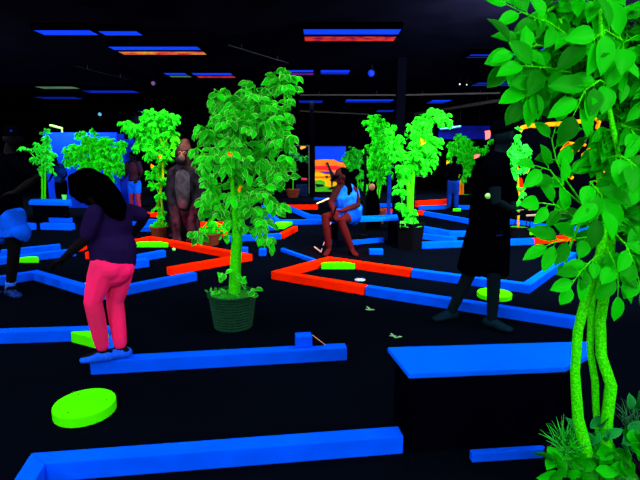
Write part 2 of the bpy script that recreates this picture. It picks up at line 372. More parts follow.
# ------------------------------------------------------------------ trees
def leaf(mb, base, d, n, L, W, fold=.25, pts=3, m=0, curl=.15):
    d = d.normalized(); s = d.cross(n)
    if s.length < 1e-4: s = d.orthogonal()
    s.normalize(); n = s.cross(d)
    if pts == 2:
        prof = [(.0, .0), (.28, .44), (.66, .38), (1., 0)]; rim = .72
    else:
        prof = [(.0, .03), (.1, .24), (.25, .43), (.45, .5), (.64, .44), (.8, .3), (.92, .11), (1., 0)]; rim = .90 if L > .083 else .82
    k = len(prof); M_, Lo, Ro, Li, Ri = [], [], [], [], []
    for t, w in prof:
        c = base+d*(t*L)-n*(curl*L*t*t); v = s*(w*W)+n*(w*W*fold*2); u = -s*(w*W)+n*(w*W*fold*2)
        M_.append(c); Lo.append(c+v); Ro.append(c+u); Li.append(c+v*rim); Ri.append(c+u*rim)
    vs = M_+Li+Ri+Lo+Ro
    inner, outer = [], []
    for i in range(k-1):
        inner += [(i, i+1, k+i+1, k+i), (i, 2*k+i, 2*k+i+1, i+1)]
        outer += [(k+i, k+i+1, 3*k+i+1, 3*k+i), (2*k+i, 4*k+i, 4*k+i+1, 2*k+i+1)]
    b0 = len(mb.v); mb.add(vs, inner, m); mb.f += [tuple(q+b0 for q in f) for f in outer]; mb.m += [m+1]*len(outer)
def rv(r=R):
    while True:
        v = Vector((r.uniform(-1, 1), r.uniform(-1, 1), r.uniform(-1, 1)))
        if .01 < v.length < 1: return v
def bez(a, b, c, n): return [a*(1-t)**2+b*2*t*(1-t)+c*t*t for t in [i/n for i in range(n+1)]]
def tree(label, base, blobs, stems, leaf_m, bark, nl, L, W, hub, pot=None, group=None, detail=2, seed=1, dy=.85, droop=.7, flowers=(), soil=True, twig=.0035, per=6, name='potted_tree'):
    """blobs: (px,py,rpx) at the depth of the base, stems: list of [(px,py,dY,rad_px)...]"""
    r = random.Random(seed); Y = base.y; s = 1/pxm(Y)
    e = empty(name, (base.x, base.y, base.z), label, 'tree', group)
    tr = MB()
    for st in stems:
        tr.tube([ony(a, b, Y+dyy) for a, b, dyy, q in st], [q*s for a, b, dyy, q in st], 10 if detail > 2 else 7)
    to = tr.build('trunk', bark, e, smooth=True)
    fo, br = MB(), MB(); hubs = [ony(a, b, Y) for a, b in hub]
    wts = [b[2]**2 for b in blobs]; tot = sum(wts)
    bc = [(ony(b[0], b[1], Y), b[2]*s) for b in blobs]
    # main branches: chain each blob to the nearest lower already connected node
    nodes = list(hubs); order = sorted(bc, key=lambda q: min((q[0]-h_).length for h_ in hubs)); cen = []
    for c, rad in order:
        tgt = c+Vector((0, r.uniform(-.4, .4)*rad, 0)); near = min(nodes, key=lambda h_: (h_-tgt).length)
        mid = (near+tgt)/2+rv(r)*rad*.25; q = bez(near, mid, tgt, 4)
        br.tube(q, [twig*3*(1-.12*i) for i in range(5)], 5); nodes.append(tgt); cen.append((tgt, rad))
    for (c, rad), w in zip(cen, [rr*rr for _, rr in cen]):
        k = max(1, int(nl*w/sum(rr*rr for _, rr in cen)/per))
        for _ in range(k):
            v = rv(r); v = Vector((v.x, v.y*dy, v.z)); v = v*(v.length**-.45)
            tip = c+v*rad
            st = c+v*rad*.15+rv(r)*rad*.1
            q = bez(st, (st+tip)/2+Vector((0, 0, rad*.18)), tip, per)
            if detail > 1: br.tube(q, [twig]*len(q), 4, caps=False)
            out = (tip-st).normalized()
            for i in range(per):
                p = q[i+1]; sd = Vector((out.y, -out.x, 0)); sd = sd.normalized() if sd.length > .01 else Vector((1, 0, 0))
                d_ = out*.6+sd*(1 if i % 2 else -1)*.8+rv(r)*.5+Vector((0, 0, -droop))
                n_ = Vector((0, -.35, 1))*.7+rv(r)*.8+Vector((0, -.5, 0))
                k_ = r.uniform(.7, 1.15)
                leaf(fo, p, d_, n_, L*k_, W*k_, pts=3 if detail > 2 else 2)
    for fx, fy, fr in flowers:
        fl = MB(); c = ony(fx, fy, Y-.25)
        for _ in range(7): leaf(fl, c, rv(r), rv(r), fr*s*1.5, fr*s*1.1, pts=2)
        fl.build('flower', [ORANGE, ORANGE], e)
    bo = br.build('branches', bark if detail > 2 else BARK, e, smooth=True)
    f = fo.build('foliage', [leaf_m, RIM.get(leaf_m.name, RIMG if detail > 2 else RIMF)], e, smooth=detail > 2)
    if pot:
        rt, rb, h, pm = pot; b = base; p_ = MB()
        if pm is POTB and detail > 2:
            prof = [(rb, 0)]
            for i in range(1, 24):
                t = i/24; prof.append((rb+(rt-rb)*t+(.004 if i % 2 else -.003), h*t))
            prof += [(rt+.012, h*.965), (rt+.012, h), (rt-.015, h), (rt-.02, h-.03)]
        else: prof = [(rb, 0), (rt, h*.86), (rt*1.07, h*.87), (rt*1.07, h), (rt*.93, h), (rt*.9, h*.88)]
        p_.lathe(b+Vector((0, 0, .001)), prof, 32); po = p_.build('pot', pm, e)
        if soil:
            so = MB(); so.lathe(b+Vector((0, 0, h*.86)), [(rt*.92, 0), (rt*.9, h*.06), (rt*.5, h*.1), (.01, h*.12)], 24); sub(so, 'soil', SOIL, po)
    return e
def ground_leaves(e, pts, Y, L, W, n, m_, seed=3, name='base_leaves', up=.6, detail=3):
    r = random.Random(seed); mb = MB(); s = 1/pxm(Y)
    for x, y, rad in pts:
        c = ony(x, y, Y)
        for _ in range(n):
            p = c+rv(r)*rad*s; leaf(mb, p, rv(r)+Vector((0, -.2, up)), rv(r)+Vector((0, -1, .6)), L*r.uniform(.7, 1.1), W*r.uniform(.7, 1.1), pts=detail)
    return mb.build(name, [m_, RIM.get(m_.name, RIMG)], e, smooth=True)

# central tree
b1 = Vector(onz(233.5, 326)); Y1 = b1.y
t1 = tree('tallest leafy green tree in a dark wicker pot, alone at the centre', b1,
     [(281, 86, 15), (255, 98, 20), (228, 106, 22), (211, 132, 16), (240, 128, 26), (268, 122, 22), (284, 112, 13), (282, 140, 15), (210, 160, 14), (235, 160, 24), (265, 160, 22), (282, 172, 12),
      (213, 188, 14), (240, 192, 20), (266, 192, 15), (279, 204, 8), (213, 215, 11), (234, 222, 9), (262, 220, 13), (199, 232, 8), (268, 238, 9), (203, 205, 9), (288, 76, 9), (198, 125, 6), (197, 148, 6), (196, 170, 6), (290, 160, 7), (292, 135, 6), (291, 178, 5), (222, 208, 10), (248, 208, 11), (225, 238, 6), (250, 232, 7), (212, 98, 6), (225, 88, 5)],
     [[(234, 297, 0, 3.6), (236, 262, -.02, 3.3), (239, 228, 0, 3), (240, 190, .03, 2.6), (244, 140, .02, 2), (256, 100, 0, 1.2)],
      [(231, 298, .03, 3), (233, 260, .03, 2.9), (235, 225, -.03, 2.4), (232, 180, -.04, 2), (222, 130, 0, 1.2)],
      [(238, 297, .04, 2.4), (239, 262, .05, 2.2), (241, 230, .03, 2), (247, 190, .06, 1.7), (266, 150, .05, 1.1)]],
     LEAF, BARK, 2150, .081, .046, [(240, 190), (244, 140), (232, 180), (222, 130), (256, 105)], pot=(.195, .155, .29, POTB), detail=3, seed=5, flowers=((239, 188, 2.6), (230, 154, 2)))
ground_leaves(t1, [(222, 276, 5), (243, 279, 4), (254, 293, 6)], Y1-.1, .07, .045, 7, LEAF, up=0)
ground_leaves(t1, [(215, 295, 8), (240, 297, 14), (225, 298, 10)], Y1, .045, .02, 30, LEAF, seed=8, up=.2)

# near right tree
b2 = ony(596, 452, 1.68); b2 = Vector((b2.x, 1.68, 0)); Y2 = 1.68
t2 = tree('large near tree with broad green leaves and three stems filling the right edge', b2,
     [(552, 8, 20), (590, 0, 36), (635, 20, 42), (533, 50, 16), (528, 85, 14), (560, 60, 30), (600, 60, 40), (640, 80, 45), (532, 98, 9), (580, 98, 22), (622, 125, 36), (655, 140, 40),
      (607, 165, 18), (635, 180, 34), (592, 200, 14), (610, 218, 24), (642, 230, 26), (580, 226, 12), (620, 255, 14), (566, 268, 9), (632, 262, 10), (660, 60, 40), (660, 200, 30)],
     [[(586, 452, -.02, 7), (578, 418, -.02, 5.5), (575, 372, -.01, 4.6), (578, 330, -.02, 4.6), (588, 292, -.02, 4.8), (600, 255, 0, 4.5), (606, 215, 0, 4), (596, 150, .04, 3.2), (575, 80, .02, 2.2), (560, 20, 0, 1.4)],
      [(601, 455, .05, 3.5), (596, 410, .05, 3.4), (595, 382, .04, 3.6), (590, 350, .05, 3.4), (592, 300, .04, 3.6), (603, 255, .03, 3.2), (620, 190, .05, 2.6), (632, 110, .05, 2), (640, 20, 0, 1.3)],
      [(606, 462, 0, 5.5), (607, 420, 0, 5.6), (611, 385, -.02, 5.6), (601, 355, 0, 5.2), (600, 320, .01, 5.2), (606, 285, .02, 4.8), (612, 240, .03, 3.6), (622, 170, -.05, 2.4), (605, 90, -.08, 2), (600, 10, -.05, 1.3)]],
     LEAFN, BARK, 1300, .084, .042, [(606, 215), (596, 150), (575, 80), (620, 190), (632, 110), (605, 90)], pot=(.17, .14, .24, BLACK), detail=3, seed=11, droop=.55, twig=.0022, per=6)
# sprays reaching out to the left of the near tree
def spray(e, pts, Y, L, W, seed, n=8, m_=LEAFN):
    r = random.Random(seed); q = [ony(x, y, Y+dy) for x, y, dy in pts]
    mb = MB(); mb.tube(q, [.003*(1-.5*i/len(q)) for i in range(len(q))], 6); mb2 = MB()
    tot = len(q)-1
    for i in range(n):
        t = .25+.75*i/(n-1); u = t*tot; k = min(int(u), tot-1); p = q[k].lerp(q[k+1], u-k); out = (q[k+1]-q[k]).normalized()
        sd = out.cross(Vector((0, -1, .2))).normalized()*(1 if i % 2 else -1)
        d_ = out*(.8 if i < n-1 else 2)+sd*.9*(i < n-1)+Vector((0, -.1, -.25))+rv(r)*.2
        st = p+d_.normalized()*.014; mb.tube([p, st], .0013, 4, caps=False)
        leaf(mb2, st, d_, Vector((r.uniform(-.4, .4), -1, .5+r.uniform(-.3, .4))), L*r.uniform(.8, 1.15), W*r.uniform(.85, 1.15), pts=3)
    mb.build('twig', BARK, e, smooth=True); mb2.build('leaf_spray', [m_, RIM.get(m_.name, RIMG)], e, smooth=True)
for i, a in enumerate([
    ([(580, 200, -.02), (566, 180, -.06), (556, 160, -.1), (552, 140, -.12), (556, 126, -.12)], .078, .044, 7),
    ([(588, 210, -.02), (565, 190, -.08), (550, 170, -.12), (537, 166, -.14)], .076, .042, 6),
    ([(590, 225, 0), (570, 215, -.08), (556, 205, -.12), (542, 203, -.14)], .078, .044, 6),
    ([(600, 235, 0), (580, 238, -.1), (562, 240, -.12), (550, 244, -.12)], .088, .048, 6),
    ([(603, 250, 0), (590, 262, -.1), (580, 272, -.12), (572, 284, -.12)], .075, .042, 7),
    ([(606, 245, 0), (614, 262, -.1), (618, 275, -.12), (618, 292, -.12)], .085, .046, 6),
    ([(612, 230, 0), (626, 245, -.1), (634, 262, -.12), (640, 285, -.12)], .09, .05, 7),
    ([(570, 60, 0), (540, 45, -.1), (520, 48, -.12), (508, 62, -.12)], .09, .052, 8),
    ([(575, 90, 0), (545, 80, -.1), (532, 88, -.14), (524, 98, -.14)], .088, .05, 8),
    ([(575, 40, 0), (548, 22, -.1), (526, 14, -.1), (510, 6, -.1)], .08, .048, 7),
    ([(580, 75, 0), (550, 68, -.12), (527, 66, -.16), (512, 46, -.16)], .09, .05, 8),
    ([(600, 160, 0), (620, 155, -.16), (635, 165, -.2), (645, 185, -.2)], .1, .056, 8),
    ([(600, 180, 0), (590, 182, -.16), (602, 195, -.2), (598, 215, -.22)], .095, .053, 8),
    ([(615, 90, 0), (600, 80, -.2), (585, 90, -.22), (575, 112, -.22)], .1, .056, 8),
    ([(625, 60, 0), (622, 40, -.2), (605, 30, -.24), (590, 42, -.24)], .1, .056, 8)]):
    spray(t2, a[0], Y2, a[1], a[2], 40+i, a[3])
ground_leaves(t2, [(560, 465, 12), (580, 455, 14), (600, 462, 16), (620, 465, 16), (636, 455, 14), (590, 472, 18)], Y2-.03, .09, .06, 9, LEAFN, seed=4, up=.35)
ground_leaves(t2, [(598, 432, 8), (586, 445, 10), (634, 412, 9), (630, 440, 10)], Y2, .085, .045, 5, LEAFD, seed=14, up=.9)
def tuft(e, x, y, Y, n, L, seed, m_, name='grass_tuft'):
    r = random.Random(seed); mb = MB(); c = ony(x, y, Y)
    for _ in range(n):
        d_ = (rv(r)*.75+Vector((-.1, -.1, .95))).normalized()*L*r.uniform(.6, 1.1); p = c+rv(r)*.03
        q = bez(p, p+d_*.6, p+d_+Vector((0, 0, -L*.18)), 5)
        mb.tube(q, [.0022, .0022, .0019, .0015, .001, .0005], 4, caps=False)
    mb.build(name, m_, e)
GRASS = mat('grass_blade', (.015, .5, .03), island=.85, vary=0)
tuft(t2, 566, 450, Y2+.0, 110, .13, 5, GRASS); tuft(t2, 630, 425, Y2+.05, 40, .12, 6, mat('dim_grass_blade', (.02, .14, .05), island=.6))

def simple(label, bx, by, blobs, hub, stems, pot, nl=300, L=.1, W=.06, leafm=LEAF, bark=BARK, z=0, seed=2, Yf=None, **k):
    b = onz(bx, by, z)
    if Yf: b = ony(bx, by, Yf); b.z = z
    return tree(label, b, blobs, stems, leafm, bark, int(nl*1.6), L, W, hub, pot=pot, detail=2, seed=seed, twig=.004, **k)
simple('two-armed leafy tree in a square black planter, right of centre', 410, 249, [(433, 115, 8), (424, 124, 11), (443, 122, 6), (420, 140, 12), (430, 150, 10), (415, 158, 11), (404, 168, 8), (424, 168, 7), (400, 190, 6), (402, 205, 6), (410, 216, 8), (432, 160, 6), (404, 178, 6), (396, 140, 8), (399, 155, 8), (391, 129, 5), (411, 127, 4), (438, 140, 6), (446, 116, 4)],
       [(409, 170), (420, 140)], [[(409, 222, 0, 2.6), (409, 195, 0, 2.4), (407, 170, 0, 2), (402, 150, 0, 1.3)], [(411, 222, .05, 2.2), (412, 190, .05, 2), (414, 165, .03, 1.6), (424, 130, 0, 1)]],
       None, nl=1350, L=.085, W=.05, seed=21, flowers=((422.5, 142, 2.4),), name='potted_tree')
b = onz(410, 249); e3 = [o for o in COL.objects if o.get('label', '').startswith('two-armed')][0]
mb = MB(); mb.lathe(b+Vector((0, 0, .001)), [(.17, 0), (.2, .36), (.21, .37), (.21, .4), (.18, .4), (.17, .34)], 4); po = mb.build('planter', BLACK, e3)
mb = MB(); mb.lathe(b+Vector((0, 0, .35)), [(.17, 0), (.1, .03), (.01, .035)], 12); sub(mb, 'soil', SOIL, po)
ground_leaves(e3, [(402, 224, 4), (414, 222, 6), (408, 221, 5)], b.y-.05, .09, .05, 8, LEAF, up=.3, detail=2)
simple('leafy tree in a brown pot directly left of the gorilla statue', 160, 238, [(152, 122, 12), (166, 118, 9), (132, 128, 9), (124, 124, 5), (143, 135, 11), (160, 136, 12), (170, 132, 8), (150, 150, 9), (164, 155, 9), (158, 168, 7), (154, 185, 5), (160, 196, 5), (156, 208, 4), (162, 215, 5), (158, 225, 7), (138, 146, 6), (173, 150, 5), (172, 118, 7), (150, 113, 6), (174, 141, 5), (152, 140, 8), (164, 180, 5), (150, 175, 5)],
       [(161, 165), (158, 130)], [[(160, 228, 0, 1.4), (158, 205, 0, 1.2), (163, 175, 0, 1.2), (163, 145, 0, 1), (155, 125, 0, .6)], [(163, 228, 0, 1.2), (162, 205, 0, 1.2), (158, 170, 0, 1), (168, 135, 0, .6)]],
       (.15, .11, .2, POTBR), nl=1300, L=.085, W=.05, bark=BARKY, seed=22, leafm=LEAF, flowers=((160, 157, 1.6), (152, 166, 1.6)))
simple('bushy broad-crowned tree standing before the blue backdrop', 107, 214, [(78, 150, 8), (92, 147, 11), (106, 146, 10), (118, 152, 7), (84, 162, 8), (100, 160, 12), (114, 166, 9), (72, 153, 5), (80, 134, 4), (93, 133, 4), (86, 140, 5), (110, 176, 5), (122, 144, 4), (90, 168, 9), (70, 160, 6), (66, 150, 4), (120, 170, 5)],
       [(104, 170), (95, 155)], [[(108, 205, 0, .9), (107, 188, 0, .9), (104, 168, 0, .8), (95, 150, 0, .5)], [(106, 205, 0, .7), (105, 188, 0, .7), (110, 165, 0, .6)]],
       (.16, .12, .25, BLACK), nl=1600, L=.12, W=.066, seed=23, Yf=10.9)
simple('slender leafy tree behind the far left bench', 43, 214, [(45, 133, 4), (47, 142, 6), (38, 147, 6), (50, 152, 5), (42, 156, 8), (35, 158, 5), (48, 164, 6), (40, 170, 6), (53, 172, 3), (28, 150, 3), (21, 147, 3)],
       [(43, 165), (43, 148)], [[(42.5, 204, 0, 1.2), (42.5, 185, 0, 1.2), (42, 160, 0, .9)], [(45, 204, 0, 1), (45, 185, 0, 1), (46, 150, 0, .6)]],
       (.16, .12, .25, BLACK), nl=330, L=.1, W=.06, seed=24, Yf=10.8, leafm=LEAFT)
simple('dense bushy tree in a brown pot behind the thin black pole', 376, 212, [(374, 119, 5), (382, 123, 5), (366, 121, 3), (386, 134, 9), (377, 140, 8), (394, 143, 6), (383, 152, 10), (373, 160, 8), (385, 167, 9), (392, 158, 6), (373, 174, 6), (402, 134, 4), (369, 150, 6), (372, 128, 6), (378, 130, 7), (394, 152, 6), (398, 162, 5), (397, 176, 4), (368, 186, 4), (380, 178, 6), (369, 195, 3)],
       [(380, 172), (382, 150)], [[(377, 198, 0, 1), (378, 185, 0, 1), (379, 160, 0, .8)], [(379, 198, 0, .8), (381, 180, 0, .8), (388, 150, 0, .6)]],
       (.2, .15, .28, POTBR), nl=1100, L=.1, W=.055, seed=25, Yf=9.6)
simple('small pale green tree beside the savanna mural, behind the woman', 357, 205, [(352, 153, 6), (346, 158, 4), (358, 160, 6), (353, 168, 5), (360, 174, 5), (361, 184, 4), (359, 152, 4), (349, 160, 5), (356, 166, 5)], [(357, 172)], [[(358, 198, 0, .7), (358, 180, 0, .7), (355, 160, 0, .5)]],
       (.16, .13, .25, BLACK), nl=420, L=.1, W=.055, seed=26, Yf=11.6, leafm=LEAFT)
simple('far round-crowned tree with an orange trunk left of the black-clad man', 463, 203, [(460, 139, 5), (453, 146, 5), (466, 147, 8), (458, 156, 9), (470, 158, 8), (464, 168, 8), (463, 178, 4), (478, 149, 4), (485, 149, 3), (490, 140, 2), (451, 155, 3)], [(464, 170), (463, 155)], [[(460, 196, 0, 1.8), (460, 184, 0, 1.7), (461, 165, 0, 1)], [(463, 196, 0, 1.2), (463, 178, 0, .8)]],
       (.22, .18, .22, BLACK), nl=1100, L=.13, W=.06, seed=27, Yf=13.6, bark=BARKO)
simple('patchy tree mostly hidden behind the black-clad man\'s shoulder', 517, 240, [(517, 131, 4), (514, 140, 6), (522, 148, 6), (510, 150, 6), (517, 158, 7), (524, 166, 5), (515, 172, 7), (508, 158, 5), (526, 152, 5), (510, 177, 5), (512, 187, 5), (521, 192, 5), (516, 205, 5), (506, 147, 4)], [(517, 170), (516, 150)], [[(518, 228, 0, 1.2), (519, 200, 0, 1.2), (518, 175, 0, 1), (517, 140, 0, .7)]],
       (.18, .15, .25, BLACK), nl=520, L=.085, W=.05, seed=28, Yf=7.6, leafm=LEAFT, bark=BARKO)
simple('low bushy plant in a reddish brown pot right of the gorilla', 208, 249, [(207, 232, 6), (198, 236, 4), (218, 232, 6), (213, 222, 6), (207, 210, 7), (214, 195, 8), (208, 180, 8), (224, 226, 5)], [(212, 220), (210, 195)], [[(210, 238, 0, 1.6), (211, 215, 0, 1.4), (210, 185, 0, 1)]],
       (.21, .16, .19, POTBR), nl=260, L=.09, W=.05, seed=29, Yf=7.35)
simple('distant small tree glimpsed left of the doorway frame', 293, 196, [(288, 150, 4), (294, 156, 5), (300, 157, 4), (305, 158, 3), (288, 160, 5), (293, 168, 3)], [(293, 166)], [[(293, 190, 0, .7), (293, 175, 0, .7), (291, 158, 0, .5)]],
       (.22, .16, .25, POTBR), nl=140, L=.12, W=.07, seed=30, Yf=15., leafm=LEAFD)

# ------------------------------------------------------------------ people
def axes(f, up=Vector((0, 0, 1))):
    f = Vector(f).normalized(); s = f.cross(up).normalized(); return s, f, s.cross(f)
def head(mb, c, f, s=1., up=Vector((0, 0, 1))):
    a = axes(f, up); X, Y_, Z = a; c = Vector(c)
    mb.ball(c+Z*.015*s-Y_*.008*s, (.073*s, .09*s, .098*s), a, 16, 12)
    mb.ball(c-Z*.05*s+Y_*.028*s, (.05*s, .052*s, .062*s), a)
    mb.ball(c-Z*.088*s+Y_*.052*s, (.024*s, .022*s, .02*s), a)
    mb.tube([c+Y_*.085*s+Z*.012*s, c+Y_*.107*s-Z*.03*s], [.010*s, .015*s], 8)
    mb.ball(c+Y_*.082*s-Z*.056*s, (.024*s, .013*s, .008*s), a); mb.ball(c+Y_*.081*s-Z*.068*s, (.021*s, .012*s, .008*s), a)
    for q in (-1, 1):
        mb.ball(c+X*.075*s*q-Z*.01*s, (.011*s, .019*s, .032*s), a)
        mb.ball(c+X*.03*s*q+Y_*.078*s+Z*.022*s, (.02*s, .012*s, .008*s), a)
        mb.ball(c+X*.03*s*q+Y_*.074*s+Z*.004*s, (.013*s, .010*s, .010*s), a)
def hand(mb, w, d, palm, s=1., curl=.6, tsign=1):
    """w wrist, d direction of the hand, palm = palm normal"""
    d = Vector(d).normalized(); sd = d.cross(Vector(palm)).normalized(); pn = sd.cross(d)
    w = Vector(w); mb.tube([w, w+d*.03*s, w+d*.075*s], [(.027*s, .018*s), (.036*s, .016*s), (.04*s, .013*s)], 10, side=sd)
    for i, (o, l) in enumerate(((-.03, .07), (-.01, .08), (.01, .075), (.029, .058))):
        p = w+d*.08*s+sd*o*s*tsign; dd = (d+pn*curl*.5).normalized(); d3 = (d+pn*curl*1.6).normalized()
        mb.tube([p-d*.02*s, p, p+dd*l*.5*s, p+dd*l*.5*s+d3*l*.5*s], [.0095*s, .0092*s, .008*s, .0068*s], 8)
    p = w+d*.025*s-sd*.03*s*tsign
    dd = (d*.75-sd*.6*tsign+pn*.35).normalized(); d3 = (d+pn*.4).normalized()
    mb.tube([p, p+dd*.035*s, p+dd*.035*s+d3*.03*s], [.013*s, .010*s, .008*s], 8)
def foot(mb, a, f, s=1., z=0.0, r=0.):
    f = Vector((f[0], f[1], 0)).normalized(); a = Vector(a); g = Vector((a.x, a.y, z))
    X = f.cross(Vector((0, 0, 1)))
    mb.tube([g-f*.045*s+Vector((0, 0, .04*s)), g+f*.03*s+Vector((0, 0, .042*s)), g+f*.10*s+Vector((0, 0, .03*s)), g+f*.165*s+Vector((0, 0, .024*s))],
            [(.036*s+r, .04*s+r*.3), (.04*s+r, .042*s+r*.3), (.045*s+r, .03*s+r*.2), (.036*s+r, .022*s+r*.2)], 12, side=X)
    mb.tube([g+Vector((0, 0, .05*s)), a], [.036*s+r, .032*s+r*.5], 10)
def torso(mb, J, s, w=1., infl=0., side=None, top=True):
    X = side; pel, ch, nk = J['pel'], J['ch'], J['nk']; wa = pel.lerp(ch, .42)
    pts = [pel-(ch-pel).normalized()*.05*s, pel+(ch-pel).normalized()*.03*s, wa, pel.lerp(ch, .8), ch+(nk-ch)*.25, ch+(nk-ch)*.6]
    rr = [(.135, .095), (.15, .11), (.125, .092), (.15, .11), (.155, .1), (.11, .075)]
    mb.tube(pts, [(a*s*w+infl, b*s*w+infl) for a, b in rr], 16, side=X)
def limb(mb, pts, rad, s, infl=0., t=1., seg=10):
    pts = [Vector(p) for p in pts]; P_, R_ = [], []
    n = len(pts)-1
    P_.append(pts[0]); R_.append(rad[0]*s+infl)
    lim = t*n
    for i in range(n):
        for k in (.33, .66, 1.):
            if i+k > lim+1e-6:
                continue
            bulge = 1+.09*math.sin(math.pi*k)
            P_.append(pts[i].lerp(pts[i+1], k)); R_.append((rad[i]+(rad[i+1]-rad[i])*k)*bulge*s+infl)
    u = lim-int(lim)
    if 0 < u and int(lim) < n and min(abs(u-q) for q in (.33, .66)) > .05:
        i = int(lim); P_.append(pts[i].lerp(pts[i+1], u)); R_.append((rad[i]+(rad[i+1]-rad[i])*u)*s+infl)
    mb.tube(P_, R_, seg)
ARM, LEG = (.05, .039, .026), (.085, .056, .038)

def body(e, J, s, facing, look, skin, vox, side, hands=True, curl=.6, palmL=None, palmR=None, z0=(0, 0), toeL=None, toeR=None, barefoot=False, w=1., feet=True, hl=1.0):
    mb = MB(); head(mb, J['hd'], look, s*hl)
    mb.tube([J['nk']-Vector((0, 0, .03*s)), J['nk']+(J['hd']-J['nk'])*.6], [.052*s, .048*s], 12)
    mb.tube([J['sL'], J['nk'].lerp(J['sL'], .3)+Vector((0, 0, .012*s)), J['nk'].lerp(J['sR'], .3)+Vector((0, 0, .012*s)), J['sR']], [.045*s, .05*s, .05*s, .045*s], 12)
    torso(mb, J, s, w*.93, 0, side)
    for q in 'LR':
        limb(mb, [J['s'+q], J['e'+q], J['w'+q]], ARM, s); limb(mb, [J['h'+q], J['k'+q], J['a'+q]], LEG, s)
        d_ = (J['w'+q]-J['e'+q]).normalized()
        if hands: hand(mb, J['w'+q], J.get('d'+q, d_), (palmL if q == 'L' else palmR) or Vector((0, -1, 0)), s, curl, 1 if q == 'L' else -1)
        if feet: foot(mb, J['a'+q], (toeL if q == 'L' else toeR) or facing, s*.95, z0[0 if q == 'L' else 1])
    return mb.build('body', skin, e, remesh=vox, sm=3)

# ---- girl in pink leggings
YG = 2.94
def g(x, y, dy=0): return ony(x, y, YG+dy)
fa = onz(104, 359, RH); fb = onz(125, 357.5, RH)
J = dict(hd=g(83, 188, .02), nk=g(101, 205, .02), ch=g(111, 217, 0), pel=g(113, 258, 0), sL=g(95, 213, -.11), sR=g(126, 211, .1), eL=g(86, 239, -.14), wL=g(64, 258, -.12),
         eR=g(146, 216, .16), wR=g(132, 236, .16), hL=g(104, 264, -.06), hR=g(122, 264, .06), kL=g(93, 302, -.09), kR=g(115, 302, .05), aL=g(103.5, 352, 0), aR=g(121, 350, .05))
sd = Vector((.72, .69, 0)); lk = Vector((-.93, .1, -.32)); sG = .80
root = g(112, 360); eG = empty('person', (root.x, root.y, RH), 'girl in hot pink leggings and dark purple T-shirt, bending forward on a blue rail', 'person')
J['dL'] = Vector((-.8, 0, -.5))
body(eG, J, sG, (-.9, .1, 0), lk, SKING, .006, sd, palmL=Vector((-.2, -.1, -1)), palmR=Vector((-1, 0, .2)), z0=(RH+.012, RH+.012), curl=.5, toeL=(-1, -.15, 0), toeR=(-1, .1, 0), w=.95)
mb = MB(); torso(mb, J, sG, .95, .016, sd)
mb.tube([J['sL'], J['nk'].lerp(J['sL'], .4), J['nk'].lerp(J['sR'], .4), J['sR']], [.045*sG, .055*sG, .055*sG, .045*sG], 12)
mb.tube([g(113, 246), g(113.5, 263)], [(.145, .115), (.14, .112)], 16, side=sd, caps=True)
limb(mb, [J['sL'], J['eL'], J['wL']], ARM, sG, .014, .4); limb(mb, [J['sR'], J['eR'], J['wR']], ARM, sG, .014, .36)
mb.build('shirt', PURP, eG, remesh=.008, sm=4)
mb = MB()
mb.tube([g(113, 252), g(113, 262), g(113, 270)], [(.118, .1), (.13, .118), (.12, .11)], 16, side=sd)
mb.ball(g(108, 268, -.06), .085); mb.ball(g(121, 268, .0), .083)
for q in 'LR': limb(mb, [J['h'+q], J['k'+q], J['a'+q]], (.098, .064, .046), sG, .004, .93)
mb.build('leggings', PINK, eG, remesh=.008, sm=3)
mb = MB(); A = axes(lk)
hc = J['hd']
mb.ball(hc+Vector((.03, .0, .03)), (.084, .102, .095), A, 16, 12)
mb.tube([hc+Vector((.03, .0, .05)), hc+Vector((.1, .0, .02)), g(110, 200, -.07), g(118, 211, -.09), g(122, 219, -.1)], [.072, .078, (.082, .055), (.066, .04), (.025, .012)], 14, side=Vector((.8, 0, .6)))
mb.tube([hc+Vector((-.03, -.05, .06)), hc+Vector((-.01, -.1, -.02)), g(89, 204, -.11)], [.032, .028, .014], 10)
mb.build('hair', HAIR, eG, remesh=.008, sm=3)
for q, tf, zz in (('L', (-1, -.22, 0), RH), ('R', (-1, -.25, 0), RH)):
    mb = MB(); a = J['a'+q]; foot(mb, Vector((a.x, a.y, RH+.06)), tf, .96*sG, RH+.002, .016); so = mb.build('shoe', mat('blue_knit_shoe', (.002, .085, .85), vary=.35, scale=60), eG, remesh=.007, sm=2)
    mb = MB(); mb.tube([Vector((a.x, a.y, RH+.06)), a+Vector((0, 0, -.005))], .037*sG+.003, 10); mb.build('sock', mat('dark_sock', (.004, .006, .008)), eG)

# ---- man in black
YM = 3.9
def g(x, y, dy=0): return ony(x, y, YM+dy)
J = dict(hd=g(504, 136), nk=g(499, 156), ch=g(493, 176), pel=g(490, 226), sL=g(493, 168, -.17), sR=g(500, 168, .16), eL=g(496, 202, -.25), wL=g(511, 209, -.12), eR=g(512, 200, .15), wR=g(512, 214, .05),
         hL=g(482, 232, -.04), hR=g(495, 232, .08), kL=g(470, 272, .03), kR=g(494, 276, -.12), aL=g(450, 314, .08), aR=g(492, 322, -.12))
J['dL'] = Vector((.9, .2, .1)); J['dR'] = Vector((.4, -.6, .1))
sd = Vector((-.25, -1, 0)).normalized()*-1; lk = Vector((.85, .45, -.1))
sM = 1.0; root = onz(472, 322); eM = empty('person', (root.x, root.y, 0), 'man dressed all in black standing sideways behind the long blue rail', 'person')
za = 0.0
body(eM, J, sM, (1, .2, 0), lk, SKINT, .007, sd, palmL=Vector((0, 0, 1)), palmR=Vector((0, 0, 1)), toeL=(-.8, -.35, 0), toeR=(.7, -.6, 0), w=1.02)
mb = MB(); torso(mb, J, sM, 1.02, .03, sd)
mb.tube([g(492, 180), g(489, 215), g(489, 240)], [(.165, .145), (.17, .16), (.175, .165)], 16, side=sd)
